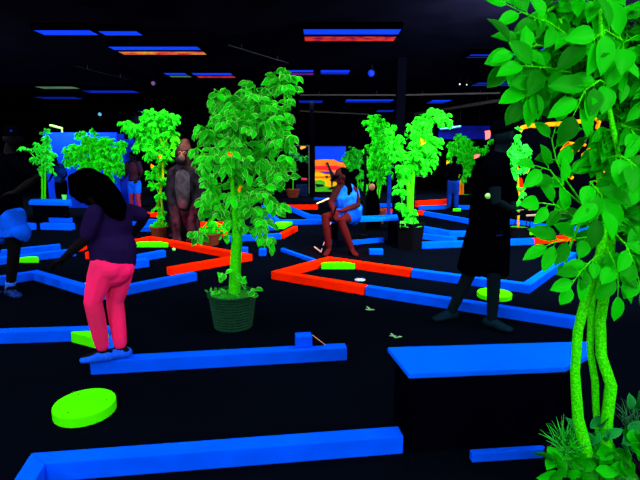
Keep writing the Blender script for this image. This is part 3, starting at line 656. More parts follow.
mb.tube([J['sL'], J['nk'].lerp(J['sL'], .35), J['nk'].lerp(J['sR'], .35), J['sR']], [.07, .066, .066, .07], 12)
limb(mb, [J['sL'], J['eL'], J['wL']], ARM, sM, .024, .2); limb(mb, [J['sR'], J['eR'], J['wR']], ARM, sM, .026, .45)
mb.build('shirt', BLKC, eM, remesh=.01, sm=3)
mb = MB(); mb.tube([g(489, 225), g(488, 245)], [(.16, .15), (.17, .16)], 16, side=sd)
for q, w_ in (('L', 0), ('R', 0)):
    h_, k_ = J['h'+q], J['k'+q]; mb.tube([h_, h_.lerp(k_, .5), h_.lerp(k_, .82), h_.lerp(k_, .98)], [.125, .122, .118, .116], 14, caps=False)
mb.build('shorts', BLKC, eM, remesh=.01, sm=3)
mb = MB(); A = axes(lk); mb.ball(J['hd']+Vector((-.02, 0, .055)), (.084, .102, .075), A, 16, 12)
mb.tube([J['hd']+A[1]*.06+Vector((0, 0, .05)), J['hd']+A[1]*.15+Vector((0, 0, .035))], [(.07, .02), (.06, .008)], 12, side=A[0]); mb.build('cap', BLKC, eM, remesh=.009, sm=2)
for q, tf in (('L', (-.8, -.35, 0)), ('R', (.6, -.7, 0))):
    mb = MB(); a = J['a'+q]; foot(mb, Vector((a.x, a.y, .075)), tf, .95, .004, .009); mb.build('shoe', TEALS, eM, remesh=.008, sm=2)
mb = MB(); mb.tube([g(497, 235.5, -.19), g(502, 235.2, -.185)], .006, 6); mb.build('pocket_mark', BLUD, eM)
bc = g(488, 196, -.22); mb = MB()
ball('glowing yellow-green golf ball held at the black-clad man\'s elbow', bc, .024, mat('ball_glow', (.35, .9, .2)))
mb = MB(); mb.tube([J['wL']+Vector((-.02, 0, 0)), bc+Vector((0, .03, 0))], .004, 6)

# ---- boy at the left edge
YB = 4.65
def g(x, y, dy=0): return ony(x, y, YB+dy)
J = dict(hd=g(13, 138), nk=g(8, 156), ch=g(4, 172), pel=g(6, 212), sL=g(18, 166, -.12), sR=g(-8, 164, .1), eL=g(37, 177, -.12), wL=g(16, 192, -.2), eR=g(-20, 190, .05), wR=g(-12, 212, -.05),
         hL=g(13, 216, -.04), hR=g(-1, 216, .05), kL=g(14, 252, -.05), kR=g(-6, 252, .1), aL=g(10, 291, 0), aR=g(-12, 288, .1))
sd = Vector((.9, -.4, 0)); lk = Vector((-.5, .8, -.15)); J['dL'] = Vector((-1, -.1, -.15))
root = onz(8, 298); eB = empty('person', (root.x, root.y, 0), 'boy in black T-shirt and blue shorts cut off by the left edge', 'person')
body(eB, J, 1., (.8, -.4, 0), lk, SKIN, .008, sd, palmL=Vector((0, .3, -1)), palmR=Vector((1, 0, 0)), toeL=(.8, -.5, 0), w=.95)
mb = MB(); torso(mb, J, 1., .98, .03, sd); mb.tube([g(4, 176), g(5, 206)], [(.17, .13), (.175, .14)], 16, side=sd)
mb.tube([J['sL'], J['nk'].lerp(J['sL'], .35), J['nk'].lerp(J['sR'], .35), J['sR']], [.066, .062, .062, .066], 12)
limb(mb, [J['sL'], J['eL'], J['wL']], ARM, 1., .022, .36); limb(mb, [J['sR'], J['eR'], J['wR']], ARM, 1., .022, .36); mb.build('shirt', BLKC, eB, remesh=.011, sm=3)
mb = MB(); mb.tube([g(6, 208), g(6, 218)], [(.155, .12), (.165, .13)], 16, side=sd)
for q in 'LR':
    h_, k_ = J['h'+q], J['k'+q]; mb.tube([h_, h_.lerp(k_, .55), g(17 if q == 'L' else -4, 233, -.04)], [.115, .115, .125], 14)
mb.build('shorts', BLUC, eB, remesh=.01, sm=3)
mb = MB(); A = axes(lk); mb.ball(J['hd']+Vector((0, 0, .045)), (.084, .1, .08), A, 16, 12)
mb.tube([J['hd']-A[1]*.06+Vector((0, 0, .03)), J['hd']-A[1]*.13+Vector((0, 0, .01))], [(.05, .016), (.045, .008)], 12, side=A[0]); mb.build('cap', BLKC, eB, remesh=.01, sm=2)
mb = MB(); c = g(11, 131, -.1); mb.ball(c, .012); mb.build('cap_badge', BLUD, eB)
mb = MB(); a = J['aL']; mb.tube([Vector((a.x, a.y, .1)), J['aL'].lerp(J['kL'], .22)], [.04, .048], 12); mb.build('sock', mat('pale_blue_sock', (.02, .13, .8)), eB)
for q, tf in (('L', (.8, -.5, 0)), ('R', (.8, -.4, 0))):
    mb = MB(); a = J['a'+q]; foot(mb, Vector((a.x, a.y, .08)), tf, .95, .004, .009); mb.build('shoe', mat('blue_black_shoe', (.001, .025, .22), vary=.95, scale=30), eB, remesh=.009, sm=2)

# ---- seated woman
YW = 7.05
def g(x, y, dy=0): return ony(x, y, YW+dy)
J = dict(hd=g(341, 176, -.1), nk=g(345, 187, -.02), ch=g(346, 196, 0), pel=g(350, 213, .1), sL=g(354, 190, .0), sR=g(337, 189, -.12), eL=g(358, 205, -.05), wL=g(341, 211, -.3), eR=g(331, 203, -.2), wR=g(334, 211, -.38),
         hL=g(354, 215, .04), hR=g(345, 215, .02), kL=g(341, 221, -.42), kR=g(325, 217, -.38), aL=g(352, 250, -.44), aR=g(329, 246, -.42))
sd = Vector((.8, .6, 0)); lk = Vector((-.8, -.45, -.35)); J['dL'] = Vector((-.9, -.2, 0)); J['dR'] = Vector((.2, -.6, -.5))
root = g(347, 221); eW = empty('person', (root.x, YW, 0), 'woman in bright blue sleeveless top and shorts seated on a bench holding a putter', 'person')
body(eW, J, 1.1, (-.6, -.7, 0), lk, SKINR, .010, sd, palmL=Vector((0, -.5, -1)), palmR=Vector((0, 1, -.3)), z0=(0, 0), toeL=(.3, -.9, 0), toeR=(-.3, -.9, 0), w=1.2, hl=.95)
mb = MB(); torso(mb, J, 1.08, 1.3, .012, sd); mb.build('top', mat('blue_tank_cloth', (.005, .11, .8), rough=.95, spec=0, vary=.5, scale=14), eW, remesh=.013, sm=2)
mb = MB(); mb.tube([g(350, 212, .1), g(350, 217, .08)], [(.19, .14), (.19, .14)], 14, side=sd)
for q in 'LR':
    h_, k_ = J['h'+q], J['k'+q]; mb.tube([h_, h_.lerp(k_, .45)], [.115, .11], 12)
mb.build('shorts', mat('blue_shorts_cloth', (.001, .05, .5), rough=.95, spec=0, vary=.5, scale=14), eW, remesh=.013, sm=2)
mb = MB(); A = axes(lk); mb.ball(J['hd']-A[1]*.02+Vector((0, 0, .025)), (.082, .1, .095), A, 14, 10); mb.tube([J['hd']+Vector((.06, .03, 0)), g(350, 190, -.1), g(345, 202, -.14)], [.05, .045, .02], 10); mb.ball(g(356, 172, 0), .055); mb.tube([J['hd'], g(356, 172, 0)], .03, 8)
mb.build('hair', HAIR, eW, remesh=.012, sm=2)
mb = MB(); mb.tube([J['hd']+A[1]*.07+Vector((0, 0, .035)), J['hd']+A[1]*.17+Vector((0, 0, .0))], [(.075, .014), (.06, .006)], 12, side=A[0]); mb.build('visor', BLKC, eW)
for q, tf in (('L', (.3, -.9, 0)), ('R', (-.3, -.9, 0))):
    mb = MB(); a = J['a'+q]; foot(mb, Vector((a.x, a.y, .07)), tf, .92, .004, .008); mb.build('shoe', BLKC, eW, remesh=.012, sm=2)
# putter she holds
pt = J['wR']+Vector((.0, -.07, -.02)); ft = onz(321, 254); ft.z = .03
e = empty('putter', (ft.x, ft.y, 0), 'thin putter held by the seated woman, head resting on the floor', 'golf club')
mb = MB(); up = pt+(pt-ft).normalized()*.1; mb.tube([pt-(pt-ft).normalized()*.12, up], .013, 8); mb.build('grip', BLACK, e)
mb = MB(); q0, q1 = ft, pt-(pt-ft).normalized()*.12
for i in range(9):
    a, b = q0.lerp(q1, i/9), q0.lerp(q1, (i+1)/9); mb.tube([a, b], .006, 6, m=i % 2, caps=False)
mb.build('shaft', [mat('grey_shaft', (.35, .4, .55)), BLACK], e)
mb = MB(); hh = onz(314.5, 247, .03); mb.tube([ft, ft.lerp(hh, 1)], .012, 6); mb.build('club_head', mat('pale_club_head', (.25, .3, .25)), e)
mb = MB(); mb.tube([g(317, 203.5, -.5), g(328.5, 198.5, -.4)], .010, 6)
one(mb, 'pencil', STICK, 'pale yellow stick held across the seated woman\'s lap', 'stick', origin=None)

# ---- background people
def far(label, Y, foot_y, head_y, x, f, skin, top, bottom, hair, shoe=BLKC, armout=0, skirt=None, legm=None, lean=0.):
    s_ = None; base = ony(x, foot_y, Y); topz = ony(x, head_y, Y).z; s = (topz-0)/1.72; X0 = base.x
    f = Vector(f).normalized(); sd_ = Vector((f.y, -f.x, 0))
    def L_(a, b, c): return Vector((X0, Y, 0))+sd_*a*s+f*(b+lean*max(0, c-.9))*s+Vector((0, 0, c*s))
    J = dict(hd=L_(0, .04, 1.6), nk=L_(0, 0, 1.46), ch=L_(0, 0, 1.28), pel=L_(0, 0, .96), sL=L_(-.18, 0, 1.42), sR=L_(.18, 0, 1.42), eL=L_(-.24, -.02, 1.14), wL=L_(-.2, .16, .98), eR=L_(.24, -.02, 1.14), wR=L_(.2, .18, 1.0+armout),
             hL=L_(-.09, 0, .9), hR=L_(.09, 0, .9), kL=L_(-.1, .03, .5), kR=L_(.11, .01, .5), aL=L_(-.11, 0, .09), aR=L_(.12, -.03, .09))
    e = empty('person', (X0, Y, 0), label, 'person')
    body(e, J, s, f, f+Vector((0, 0, -.3)), skin, .014, sd_)
    mb = MB(); torso(mb, J, s, 1, .015, sd_); limb(mb, [J['sL'], J['eL'], J['wL']], ARM, s, .015, .4); limb(mb, [J['sR'], J['eR'], J['wR']], ARM, s, .015, .4); mb.build('shirt', top, e, remesh=.018, sm=2)
    mb = MB(); mb.tube([L_(0, 0, 1.0), L_(0, 0, .88)], [(.15*s, .12*s), (.165*s, .125*s)], 12, side=sd_)
    for q in 'LR': limb(mb, [J['h'+q], J['k'+q], J['a'+q]], (.095, .07, .055), s, .01, .3 if skirt else .95)
    mb.build('shorts' if skirt else 'trousers', bottom, e, remesh=.018, sm=2)
    mb = MB(); mb.ball(J['hd']-f*.015+Vector((0, 0, .03)), (.085*s, .1*s, .1*s), axes(f), 12, 8); mb.tube([J['hd']-f*.05, L_(0, -.08, 1.42)], .05*s, 8); mb.build('hair', hair, e, remesh=.018, sm=2)
    if legm:
        mb = MB()
        for q in 'LR': limb(mb, [J['h'+q], J['k'+q], J['a'+q]], (.088, .06, .042), s, .004, .98)
        mb.build('leggings', legm, e, remesh=.018, sm=2)  # bare legs; the red light on them is put into the colour
    return e
far('distant person in dark red-patterned top and light blue shorts before the blue backdrop', 10.6, 219, 152, 137, (-.3, -1, 0), SKIN, mat('dim_navy_red_cloth', (.003, .003, .02), col2=(.018, .002, .006), scale=9), BLUC, HAIR, skirt=1, legm=mat('red_lit_legs', (.16, .012, .03)))
far('distant person in black top and blue jeans under the round-crowned tree', 11.7, 210, 156, 452, (.2, 1, 0), SKIN, BLKC, mat('jeans_cloth', (.002, .02, .22), rough=1, spec=0), HAIR)
far('dark shape of a person leaning over at the left end of the blue backdrop', 11.2, 214, 155, 64, (-.2, -1, 0), SKIN, BLUD, BLKC, HAIR, lean=.25)

# ---- gorilla statue
YL = 7.75
def g(x, y, dy=0): return ony(x, y, YL+dy)
root = g(184, 240); eR = empty('gorilla_statue', (root.x, YL, 0), 'tall dark gorilla statue standing between two potted trees', 'statue')
mb = MB(); sd = Vector((1, .1, 0))
mb.tube([g(184, 226, .2), g(184, 205, .12), g(184, 185, .03), g(185, 172, 0)], [(.19, .17), (.2, .2), (.24, .2), (.2, .16)], 16, side=sd)
mb.tube([g(173, 174, -.02), g(185, 169, 0), g(198, 174, .02)], [.1, .13, .1], 12)
mb.tube([g(185, 170, 0), g(185, 158, -.05)], [.12, .11], 12)
mb.ball(g(183, 154, -.04), (.13, .14, .15)); mb.tube([g(184.5, 149, .03), g(185, 144, .04)], [.115, .085], 12); mb.ball(g(180, 160, -.17), (.075, .075, .065))
mb.tube([g(179, 150, -.135), g(187, 150, -.15)], .022, 8); mb.ball(g(181.5, 155.5, -.2), (.03, .025, .02))
mb.ball(g(192, 153, -.03), (.02, .03, .035))
for a, b in ((173, -1), (197, 1)):
    mb.tube([g(a, 176, 0), g(a-1.5*b*-1, 192, -.03), g(a, 205, -.08), g(184+b*7.5, 222, -.16), g(184+b*7.5, 234, -.2)], [.1, .095, .085, .07, .06], 12)
    c = g(184+b*7.5, 236, -.22); c.z = .07
    mb.ball(c, (.075, .07, .06))
    for k in range(4): q = c+Vector((-.05+.033*k, -.05, -.01)); mb.tube([q, q+Vector((0, -.02, -.03)), q+Vector((0, .02, -.045))], .017, 7)
    mb.tube([c+Vector((-.06*b, 0, 0)), c+Vector((-.075*b, -.04, -.03))], .015, 6)
    mb.tube([g(184+b*9, 222, .28), g(184+b*10, 230, .24), g(184+b*8, 238, .3)], [.13, .1, .07], 12)
    fc = g(184+b*9, 240, .28); mb.tube([Vector((fc.x, YL+.3, .045)), Vector((fc.x, YL+.12, .04))], [(.06, .04), (.055, .03)], 10)
mb.build('body', FUR, eR, remesh=.014, sm=2)
mb = MB(); mb.tube([g(183, 176, -.09), g(183, 188, -.1), g(183.5, 203, -.03)], [(.12, .13), (.125, .13), (.1, .14)], 14, side=sd); mb.build('chest', mat('statue_chest', (.05, .04, .055), rough=.9, spec=.02, vary=.5, scale=14, bump=.4), eR, remesh=.014, sm=2)
mb = MB(); mb.ball(g(181.5, 158, -.2), (.055, .05, .05)); mb.ball(g(180, 153, -.19), (.03, .03, .03)); mb.ball(g(184.5, 153, -.19), (.03, .03, .03)); mb.build('face', FACEM, eR, remesh=.012, sm=1)
mb = MB()
for x in (180, 185): mb.ball(g(x, 152.5, -.235), .011)
mb.build('eyes', BLACK, eR)

# small seated monkey figure near the black pole
YK = 8.9
def g(x, y, dy=0): return ony(x, y, YK+dy)
root = g(372, 212); eK = empty('monkey_statue', (root.x, YK, 0), 'small crouching monkey figure with pale face beside the thin black pole', 'statue')
mb = MB(); mb.tube([Vector((root.x, YK, .1)), g(373, 205), g(372, 194)], [.15, .13, .08], 12); mb.ball(g(372.5, 187.5), .09)
for b in (-1, 1):
    mb.tube([g(372+b*3, 193), g(372+b*6, 200, -.1), g(372+b*3, 207, -.17)], [.04, .035, .03], 8); mb.tube([Vector((root.x+.07*b, YK, .12)), Vector((root.x+.13*b, YK-.15, .2)), Vector((root.x+.1*b, YK-.16, .04))], [.07, .05, .035], 8)
mb.build('body', BLKC, eK, remesh=.014, sm=1)
mb = MB(); mb.ball(g(372, 187, -.06), (.06, .05, .065)); mb.build('face', mat('pale_mask', (.4, .16, .09)), eK)

# ------------------------------------------------------------------ backdrop items
YS = 12.2
def g(x, y, dy=0): return ony(x, y, YS+dy)
def board(x0, x1, y0, y1, Y, t=.05, z0=None):
    a, b = ony(x0, y1, Y), ony(x1, y0, Y); mb = MB(); zz = a.z if z0 is None else z0
    mb.box(((a.x+b.x)/2, Y, (zz+b.z)/2), (b.x-a.x, t, b.z-zz)); return mb
one(board(50, 117, 132.5, 200, YS, z0=.002), 'backdrop_screen', PANEL, 'wide blue backdrop screen behind the bushy tree at left', 'screen')
one(board(121, 124, 134, 200, YS+.6, z0=.002), 'backdrop_screen', mat('dim_blue_screen', (0, .01, .25)), 'narrow dim blue strip right of the wide blue backdrop', 'screen')
one(board(129, 134, 139, 200, YS-.4, z0=.002), 'backdrop_screen', mat('navy_screen', (0, .02, .6)), 'narrow bright blue strip left of the tree by the gorilla', 'screen')
mb = MB(); mb.tube([g(62, 132, 0), g(62, 128.5, 0), g(50.5, 125.5, 0)], .03, 6); one(mb, 'arm_bracket', mat('pale_bracket', (.12, .3, .06)), 'thin pale arm bent over the top of the blue backdrop', 'bracket')
# savanna mural
YQ = 16.0
def g(x, y, dy=0): return ony(x, y, YQ+dy)
e = empty('savanna_mural', (g(331, 192).x, YQ, 0), 'tall sunset savanna mural with a giraffe silhouette behind the seated woman', 'mural')
e['_o'] = (g(331, 192).x, YQ, 0)
mb = board(313.6, 347, 145.5, 194.5, YQ+.06, .06, .003); mb.build('frame', BLACK, e)
def sheet(mats_polys, Y):
    mb = MB()
    for i, (m_, polys) in enumerate(mats_polys):
        for pl in polys: mb.slab([ony(x, y, Y-.004*i) for x, y in pl], (0, 1, 0), .012, i)
    return mb, [q[0] for q in mats_polys]
Mo = mat('mural_orange', (.85, .16, .01), vary=.3, scale=4); Mr = mat('mural_red', (.75, .012, .02)); My = mat('mural_yellow', (.9, .42, .0)); Mg = mat('mural_green', (.06, .5, .01), vary=.3, scale=5); Mb = mat('mural_blue', (.0, .03, .6)); Mk = mat('mural_black', (.003, .006, .01)); Mv = mat('mural_violet', (.06, .01, .3))
mb, ms = sheet([(Mb, [[(315.2, 146.5), (345.8, 146.5), (345.8, 162), (315.2, 162)]]), (Mo, [[(315.2, 160), (322, 159.3), (334, 159.5), (339, 162), (345.8, 163), (345.8, 178), (315.2, 178)]]),
    (Mr, [[(315.2, 166), (334, 165.6), (345.8, 167), (345.8, 169), (330, 170.3), (315.2, 169.5)]]), (My, [[(315.2, 172), (325, 173.2), (336, 175), (345.8, 174), (345.8, 188), (315.2, 188)]]),
    (Mo, [[(315.2, 176.5), (332, 175.8), (340, 178), (315.2, 178.2)]]),
    (Mg, [[(315.2, 181), (320, 179.5), (325, 181.5), (325, 186), (331, 187), (339, 184.5), (345.8, 180), (345.8, 191.8), (315.2, 191.8)]]),
    (Mv, [[(319, 171.4), (332, 171.8), (337, 173.6), (326, 173.9)]]),
    (Mk, [[(326, 162.6), (328, 162.3), (330.3, 167.5), (333.4, 174), (337.5, 176), (338.5, 180), (337.9, 187), (337, 187), (336.8, 181.5), (333, 181), (332.4, 187.5), (331.4, 187.5), (331, 178), (329, 170), (327.2, 165), (325.8, 163.8)],
         [(325, 176.5), (327.5, 175.7), (328.2, 177.5), (326, 178)], [(315.2, 184), (323, 184.3), (324, 186.3), (317, 187)], [(327, 189.5), (331, 187), (345.8, 186), (345.8, 189.5)]])], YQ)
mb.build('painted_panel', ms, e)
# dim doorway with a glimpse of another room
e = empty('doorway_frame', (ony(303, 195, 16).x, 16.2, 0), 'thin grey door frame left of the savanna mural', 'door frame')
for x0, x1 in ((308.6, 309.4),): board(x0, x1, 146, 190, 16.2, .05, .002).build('post', mat('dim_grey_post', (.06, .1, .07)), e)
board(292, 309.4, 145.2, 146.2, 16.2).build('lintel', mat('dim_grey_post', (.06, .1, .07)), e)
board(301.5, 307, 178, 180, 15.9).build('shelf', mat('pink_strip', (.5, .03, .08)), e)
one(board(296, 307.5, 184, 200, 15.3, z0=.002), 'storage_cage', mat('dim_blue_cage', (.001, .012, .07), vary=.6, scale=14), 'dim blue cage standing inside the distant doorway', 'cage')
mb = MB(); mb.tube([ony(301.5, 148, 15.9), ony(305.5, 147, 15.9)], [.05, .02], 8); one(mb, 'spot_lamp', mat('orange_lamp', (.7, .3, .03), emit=.5), 'tiny orange lamp in the top of the distant doorway', 'lamp')
# right back wall items
one(board(438, 492, 126, 139, 16, .05), 'painted_wall_glow', mat('blue_wall_glow', (0, .006, .33), col2=(0, .001, .06), scale=1.2), 'blue wall glow painted on a panel high behind the round-crowned tree', 'painted glow')  # blue light on the wall, painted as a coloured panel
e = empty('tube_lamp', (ony(450, 128, 15.4).x, 15.4, CEIL), 'dim slanting tube lamp in front of the painted blue wall glow', 'lamp')
A_, B_ = ony(441, 129, 15.5), ony(460, 126.5, 15.2); mb = MB(); mb.tube([A_, B_], .035, 6); mb.build('tube', mat('pale_blue_tube_glow', (.04, .16, .55), emit=.7), e)
for q in (A_, B_): mb = MB(); mb.tube([q, Vector((q.x, q.y, CEIL-.001))], .006, 5, caps=False); mb.build('hanger', BLACK, e)
one(board(446.5, 450.5, 160, 165, 15.5), 'sign_board', mat('yellow_sign', (.8, .5, 0)), 'tiny yellow board left of the round-crowned tree', 'sign')
one(board(421, 428, 160, 166, 15.5), 'sign_board', mat('pale_cyan_sign', (.12, .45, .32)), 'small pale cyan board beside the two-armed tree', 'sign')
one(board(415, 428, 176, 176.6, 15.5), 'wall_shelf', mat('dim_shelf', (.04, .05, .06)), 'thin dim shelf under the pale cyan board', 'shelf')
one(board(387, 391.5, 166, 208, 10.2, .1, z0=.002), 'blue_post', mat('dim_blue_post', (.0, .025, .32), col2=(0, .01, .12), scale=3), 'dim blue upright post behind the brown-potted tree', 'post')
for (x0, x1, y0, y1, lb) in ((485, 491, 130, 140, 'small pink-orange paper flag beside the black-clad man\'s face'), (474, 480, 154, 159, 'small pink-orange paper flag lower left of the black-clad man\'s head')):
    a = [ony(x0, y0+1, 12), ony(x1, y0, 12), ony(x1-1, y1-2, 12), ony(x0+.5, y1, 12)]; e = empty('paper_flag', (a[0].x, 12, CEIL), lb, 'flag'); mb = MB(); mb.slab(a, (0, 1, 0), .02); mb.build('paper', mat('pink_orange_paper', (.8, .12, .1)), e)
    mb = MB(); q = (a[0]+a[1])/2; mb.tube([q, Vector((q.x, q.y, CEIL-.001))], .003, 5, caps=False); mb.build('string', BLACK, e)
# orange mural board at right
e = empty('tribal_mural', (ony(565, 200, 9.5).x, 9.5, 0), 'black wall panel painted with bold orange curves behind the near leaves', 'mural')
board(511, 625, 116, 200, 9.58, .06, .002).build('panel', WALL, e)
mb = MB()
def stroke(pts, r): mb.tube([ony(x, y, 9.5) for x, y in pts], [(r/pxm(9.5), .03)]*len(pts), 8, side=None)
for pts, r in (([(519, 133), (522, 127.5), (530, 125.5), (541, 126), (548, 124.5), (558, 124), (575, 122), (592, 120)], 2.2), ([(594, 118), (599, 122), (597, 128)], 3), ([(563, 150), (566, 145), (567, 143)], 2),
               ([(560, 160), (563, 150)], 2.5), ([(569, 160), (571, 152), (575, 148), (578, 150)], 2), ([(583, 156), (590, 150)], 2.5), ([(565, 172), (572, 178)], 2), ([(568, 143), (585, 145)], 1.2), ([(600, 150), (606, 168), (598, 182)], 2.5), ([(530, 165), (527, 172)], 1.5), ([(612, 130), (616, 150)], 2)):
    stroke(pts, r)
mb.build('orange_curves', mat('orange_mural_paint', (1, .3, .0), vary=.2, scale=9), e)
for a, b in (((520, 180), (522, 190)), ((567, 143), (566, 158))): mb = MB(); mb.tube([ony(*a, 9.4), ony(*b, 9.4)], .045, 8); mb.build('red_mark', RED, e)
for i, (a, b, r_, m_, lb) in enumerate((((516, 210), (531, 210), .015, mat('dim_rose_bar', (.16, .04, .05)), 'thin dim rose bar right of the man\'s hip'), ((527, 215.5), (548, 214.5), .02, mat('dim_khaki_bar', (.2, .17, .12)), 'thin pale bar just above the blue rail behind the near leaves'))):
    mb = MB(); mb.tube([ony(*a, 8.2), ony(*b, 8.2)], r_, 6); zmin = min(v.z for v in mb.v)
    e = empty('low_barrier', (ony(*a, 8.2).x, 8.2, 0), lb, 'barrier'); mb.build('bar', m_, e)
    for q in (a, b):
        t_ = ony(*q, 8.2); mb = MB(); mb.tube([Vector((t_.x, 8.2, .002)), t_], .01, 6, caps=False); mb.build('post', BLACK, e)

# pillars and pole
def pillar(label, x0, x1, Y, d):
    a, b = ony(x0, 180, Y), ony(x1, 180, Y); mb = MB(); mb.box(((a.x+b.x)/2, Y+d/2, CEIL/2), (b.x-a.x, d, CEIL-.004)); one(mb, 'pillar', WALL, label, 'pillar')
pillar('black pillar from floor to ceiling just left of the two-armed tree', 394.5, 403, 8.3, .14)
pillar('black pillar between the distant doorway and the savanna mural', 309.8, 314, 14.9, .15)
pt = ony(365, 180, 8.1); mb = MB(); mb.lathe((pt.x, 8.1, .002), [(.06, 0), (.06, .02), (.022, .03), (.022, 1.46), (.012, 1.48)], 12); one(mb, 'pole', BLACK, 'thin black pole just right of the seated woman', 'pole')

# ------------------------------------------------------------------ ceiling
LIGHTS = []
def troffer(label, x0, x1, yn, yf, mats_, P_=0, slot=True, hgt=.08):
    zb = CEIL-hgt; a, b = onz(x0, yn, zb), onz(x1, yn, zb); c = onz((x0+x1)/2, yf, zb)
    W_, D_ = b.x-a.x, max(.25, c.y-a.y); cx, cy = (a.x+b.x)/2, a.y+D_/2
    e = empty('ceiling_light', (cx, cy, CEIL), label, 'ceiling light')
    sl = .1 if slot else 0.
    mb = MB(); fr = .015
    top = CEIL-.001
    mb.box((cx, cy, top-.006), (W_, D_, .012))
    for sx in (-1, 1): mb.box((cx+sx*(W_/2-fr/2), cy, (top+zb)/2), (fr, D_, top-zb))
    for sy in (-1, 1): mb.box((cx, cy+sy*(D_/2-fr/2), (top+zb)/2), (W_-.03, fr, top-zb))
    if slot:
        for sy in (-1, 1): mb.box((cx, cy+sy*(sl/2+.004), (top+zb)/2), (W_-.03, .008, top-zb))
    mb.build('housing', mat('lamp_housing_black', (.00001, .00001, .00002), rough=1, spec=0), e)
    hw = (D_/2-sl/2-fr-.008)
    for sy, mm, nm in ((-1, mats_[0], 'tube_lens'), (1, mats_[1], 'reflector_lens')):  # far strip: reflected colours are painted in as emission, not mirrored
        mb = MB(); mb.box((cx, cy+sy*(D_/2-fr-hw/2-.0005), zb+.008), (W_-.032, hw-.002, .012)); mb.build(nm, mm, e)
    if P_:
        ld = bpy.data.lights.new('blacklight', 'AREA'); ld.shape = 'RECTANGLE'; ld.size = W_-.06; ld.size_y = sl-.02; ld.energy = P_; ld.color = (1, 1, 1)
        lo = bpy.data.objects.new('blacklight', ld); lo.location = (0, 0, -.016); lo.parent = e; COL.objects.link(lo)
    return e
K = 1.8
troffer('brightest ceiling light, blue above and red below, at top centre', 302, 403, 29, 41.5, (LAMPB, REFLR), 60*K)
troffer('blue ceiling light nearest the top left corner', 31, 90, 30, 35.5, (LAMPB, LAMPB), 0, slot=False)
troffer('blue ceiling light second from the top left corner', 96, 137, 31, 35.5, (LAMPB, LAMPB), 0, slot=False)
troffer('blue and yellow-red ceiling light left of the top centre', 106, 198, 46.5, 55, (LAMPB, REFLY), 60*K)
troffer('small blue ceiling light above the gorilla, left of two', 162, 185, 73, 77.5, (LAMPB, LAMPG), 60*K)
troffer('small blue and red ceiling light above the gorilla, right of two', 190, 231, 73, 78, (LAMPB, REFLR), 60*K)
troffer('small blue ceiling light touching the top of the central tree', 289, 314, 70, 75, (LAMPB, REFLP), 60*K)
troffer('small blue ceiling light right of the central tree\'s top', 320, 351, 70, 74.5, (LAMPB, LAMPB2), 0, slot=False)
troffer('pale green-white ceiling light at far left', 33, 72, 86.5, 91.5, (LAMPG, CEILM), 150*K)
troffer('long thin blue ceiling light at far left, right of the pale green-white one', 80, 133, 90.5, 93, (LAMPB2, LAMPB2), 0, slot=False)
troffer('dim blue ceiling light below the pale green-white one', 33, 75, 97, 99, (LAMPB2, LAMPB2), 160*K)
troffer('thin blue ceiling light above the brown-potted tree', 346, 395, 99.5, 102.5, (LAMPB, LAMPB2), 110*K)
troffer('dim violet ceiling light just above the brown-potted tree', 378, 396, 110, 112, (LAMPB2, LAMPB2), 0, slot=False)
troffer('blue ceiling light left of the near tree\'s leaves, upper', 470, 535, 54.5, 58, (LAMPB, LAMPB2), 60*K)
troffer('blue ceiling light left of the near tree\'s leaves, lower', 478, 530, 82.5, 86, (LAMPB2, LAMPB2), 130*K)
troffer('small blue ceiling light above the two-armed tree', 433, 453, 100, 103.5, (LAMPB, LAMPB2), 160*K)
troffer('thin blue ceiling light just right of the central tree', 298, 323, 100.5, 103, (LAMPB2, LAMPB2), 80*K)
troffer('faint blue ceiling light behind the bushy tree', 136, 146, 111, 113, (LAMPB2, LAMPB2), 160*K)
troffer('bright blue ceiling light glimpsed through the near leaves, left', 545, 586, 47, 53, (LAMPB, LAMPB), 0, slot=False)
# same kind of lights over and behind the camera
for x_, y_ in ((-2.6, 3.6), (1.0, 3.4), (3.4, 3.4), (-1.6, .6), (1.6, .3), (-4.6, 1.6), (4.3, .8), (0, -1.6), (-2.9, -1.8), (2.9, -1.8)):
    ld = bpy.data.lights.new('blacklight', 'AREA'); ld.shape = 'RECTANGLE'; ld.size = 1.1; ld.size_y = .5; ld.energy = 30*K
    lo = bpy.data.objects.new('blacklight', ld); lo.location = (x_, y_, CEIL-.09); COL.objects.link(lo)

for x_, z_ in ((-3.2, 2.3), (0., 2.5), (3.2, 2.3)):  # added front fill behind the camera, no known fixture
    ld = bpy.data.lights.new('added_fill', 'AREA'); ld.shape = 'RECTANGLE'; ld.size = 1.2; ld.size_y = .5; ld.energy = 95
    lo = bpy.data.objects.new('added_fill', ld); lo.location = (x_, -3.6, z_); lo.rotation_euler = (math.radians(86), 0, 0); COL.objects.link(lo)
for loc_, tg_, en_ in (((-6.2, 5.2, 2.7), (-4, 11.5, 1.2), 260), ((6.4, 5.2, 2.7), (4.6, 9, 1.2), 250), ((2.3, 4.4, 2.88), (4, 13.6, 1.3), 900), ((-6.2, 1., 2.7), (-2.5, 5, .5), 60)):  # added fill out of frame to brighten the sides and far trees
    ld = bpy.data.lights.new('added_fill', 'AREA'); ld.shape = 'RECTANGLE'; ld.size = 1.2; ld.size_y = .4; ld.energy = en_
    lo = bpy.data.objects.new('added_fill', ld); lo.location = loc_; lo.rotation_euler = (Vector(tg_)-Vector(loc_)).to_track_quat('-Z', 'Y').to_euler(); COL.objects.link(lo)
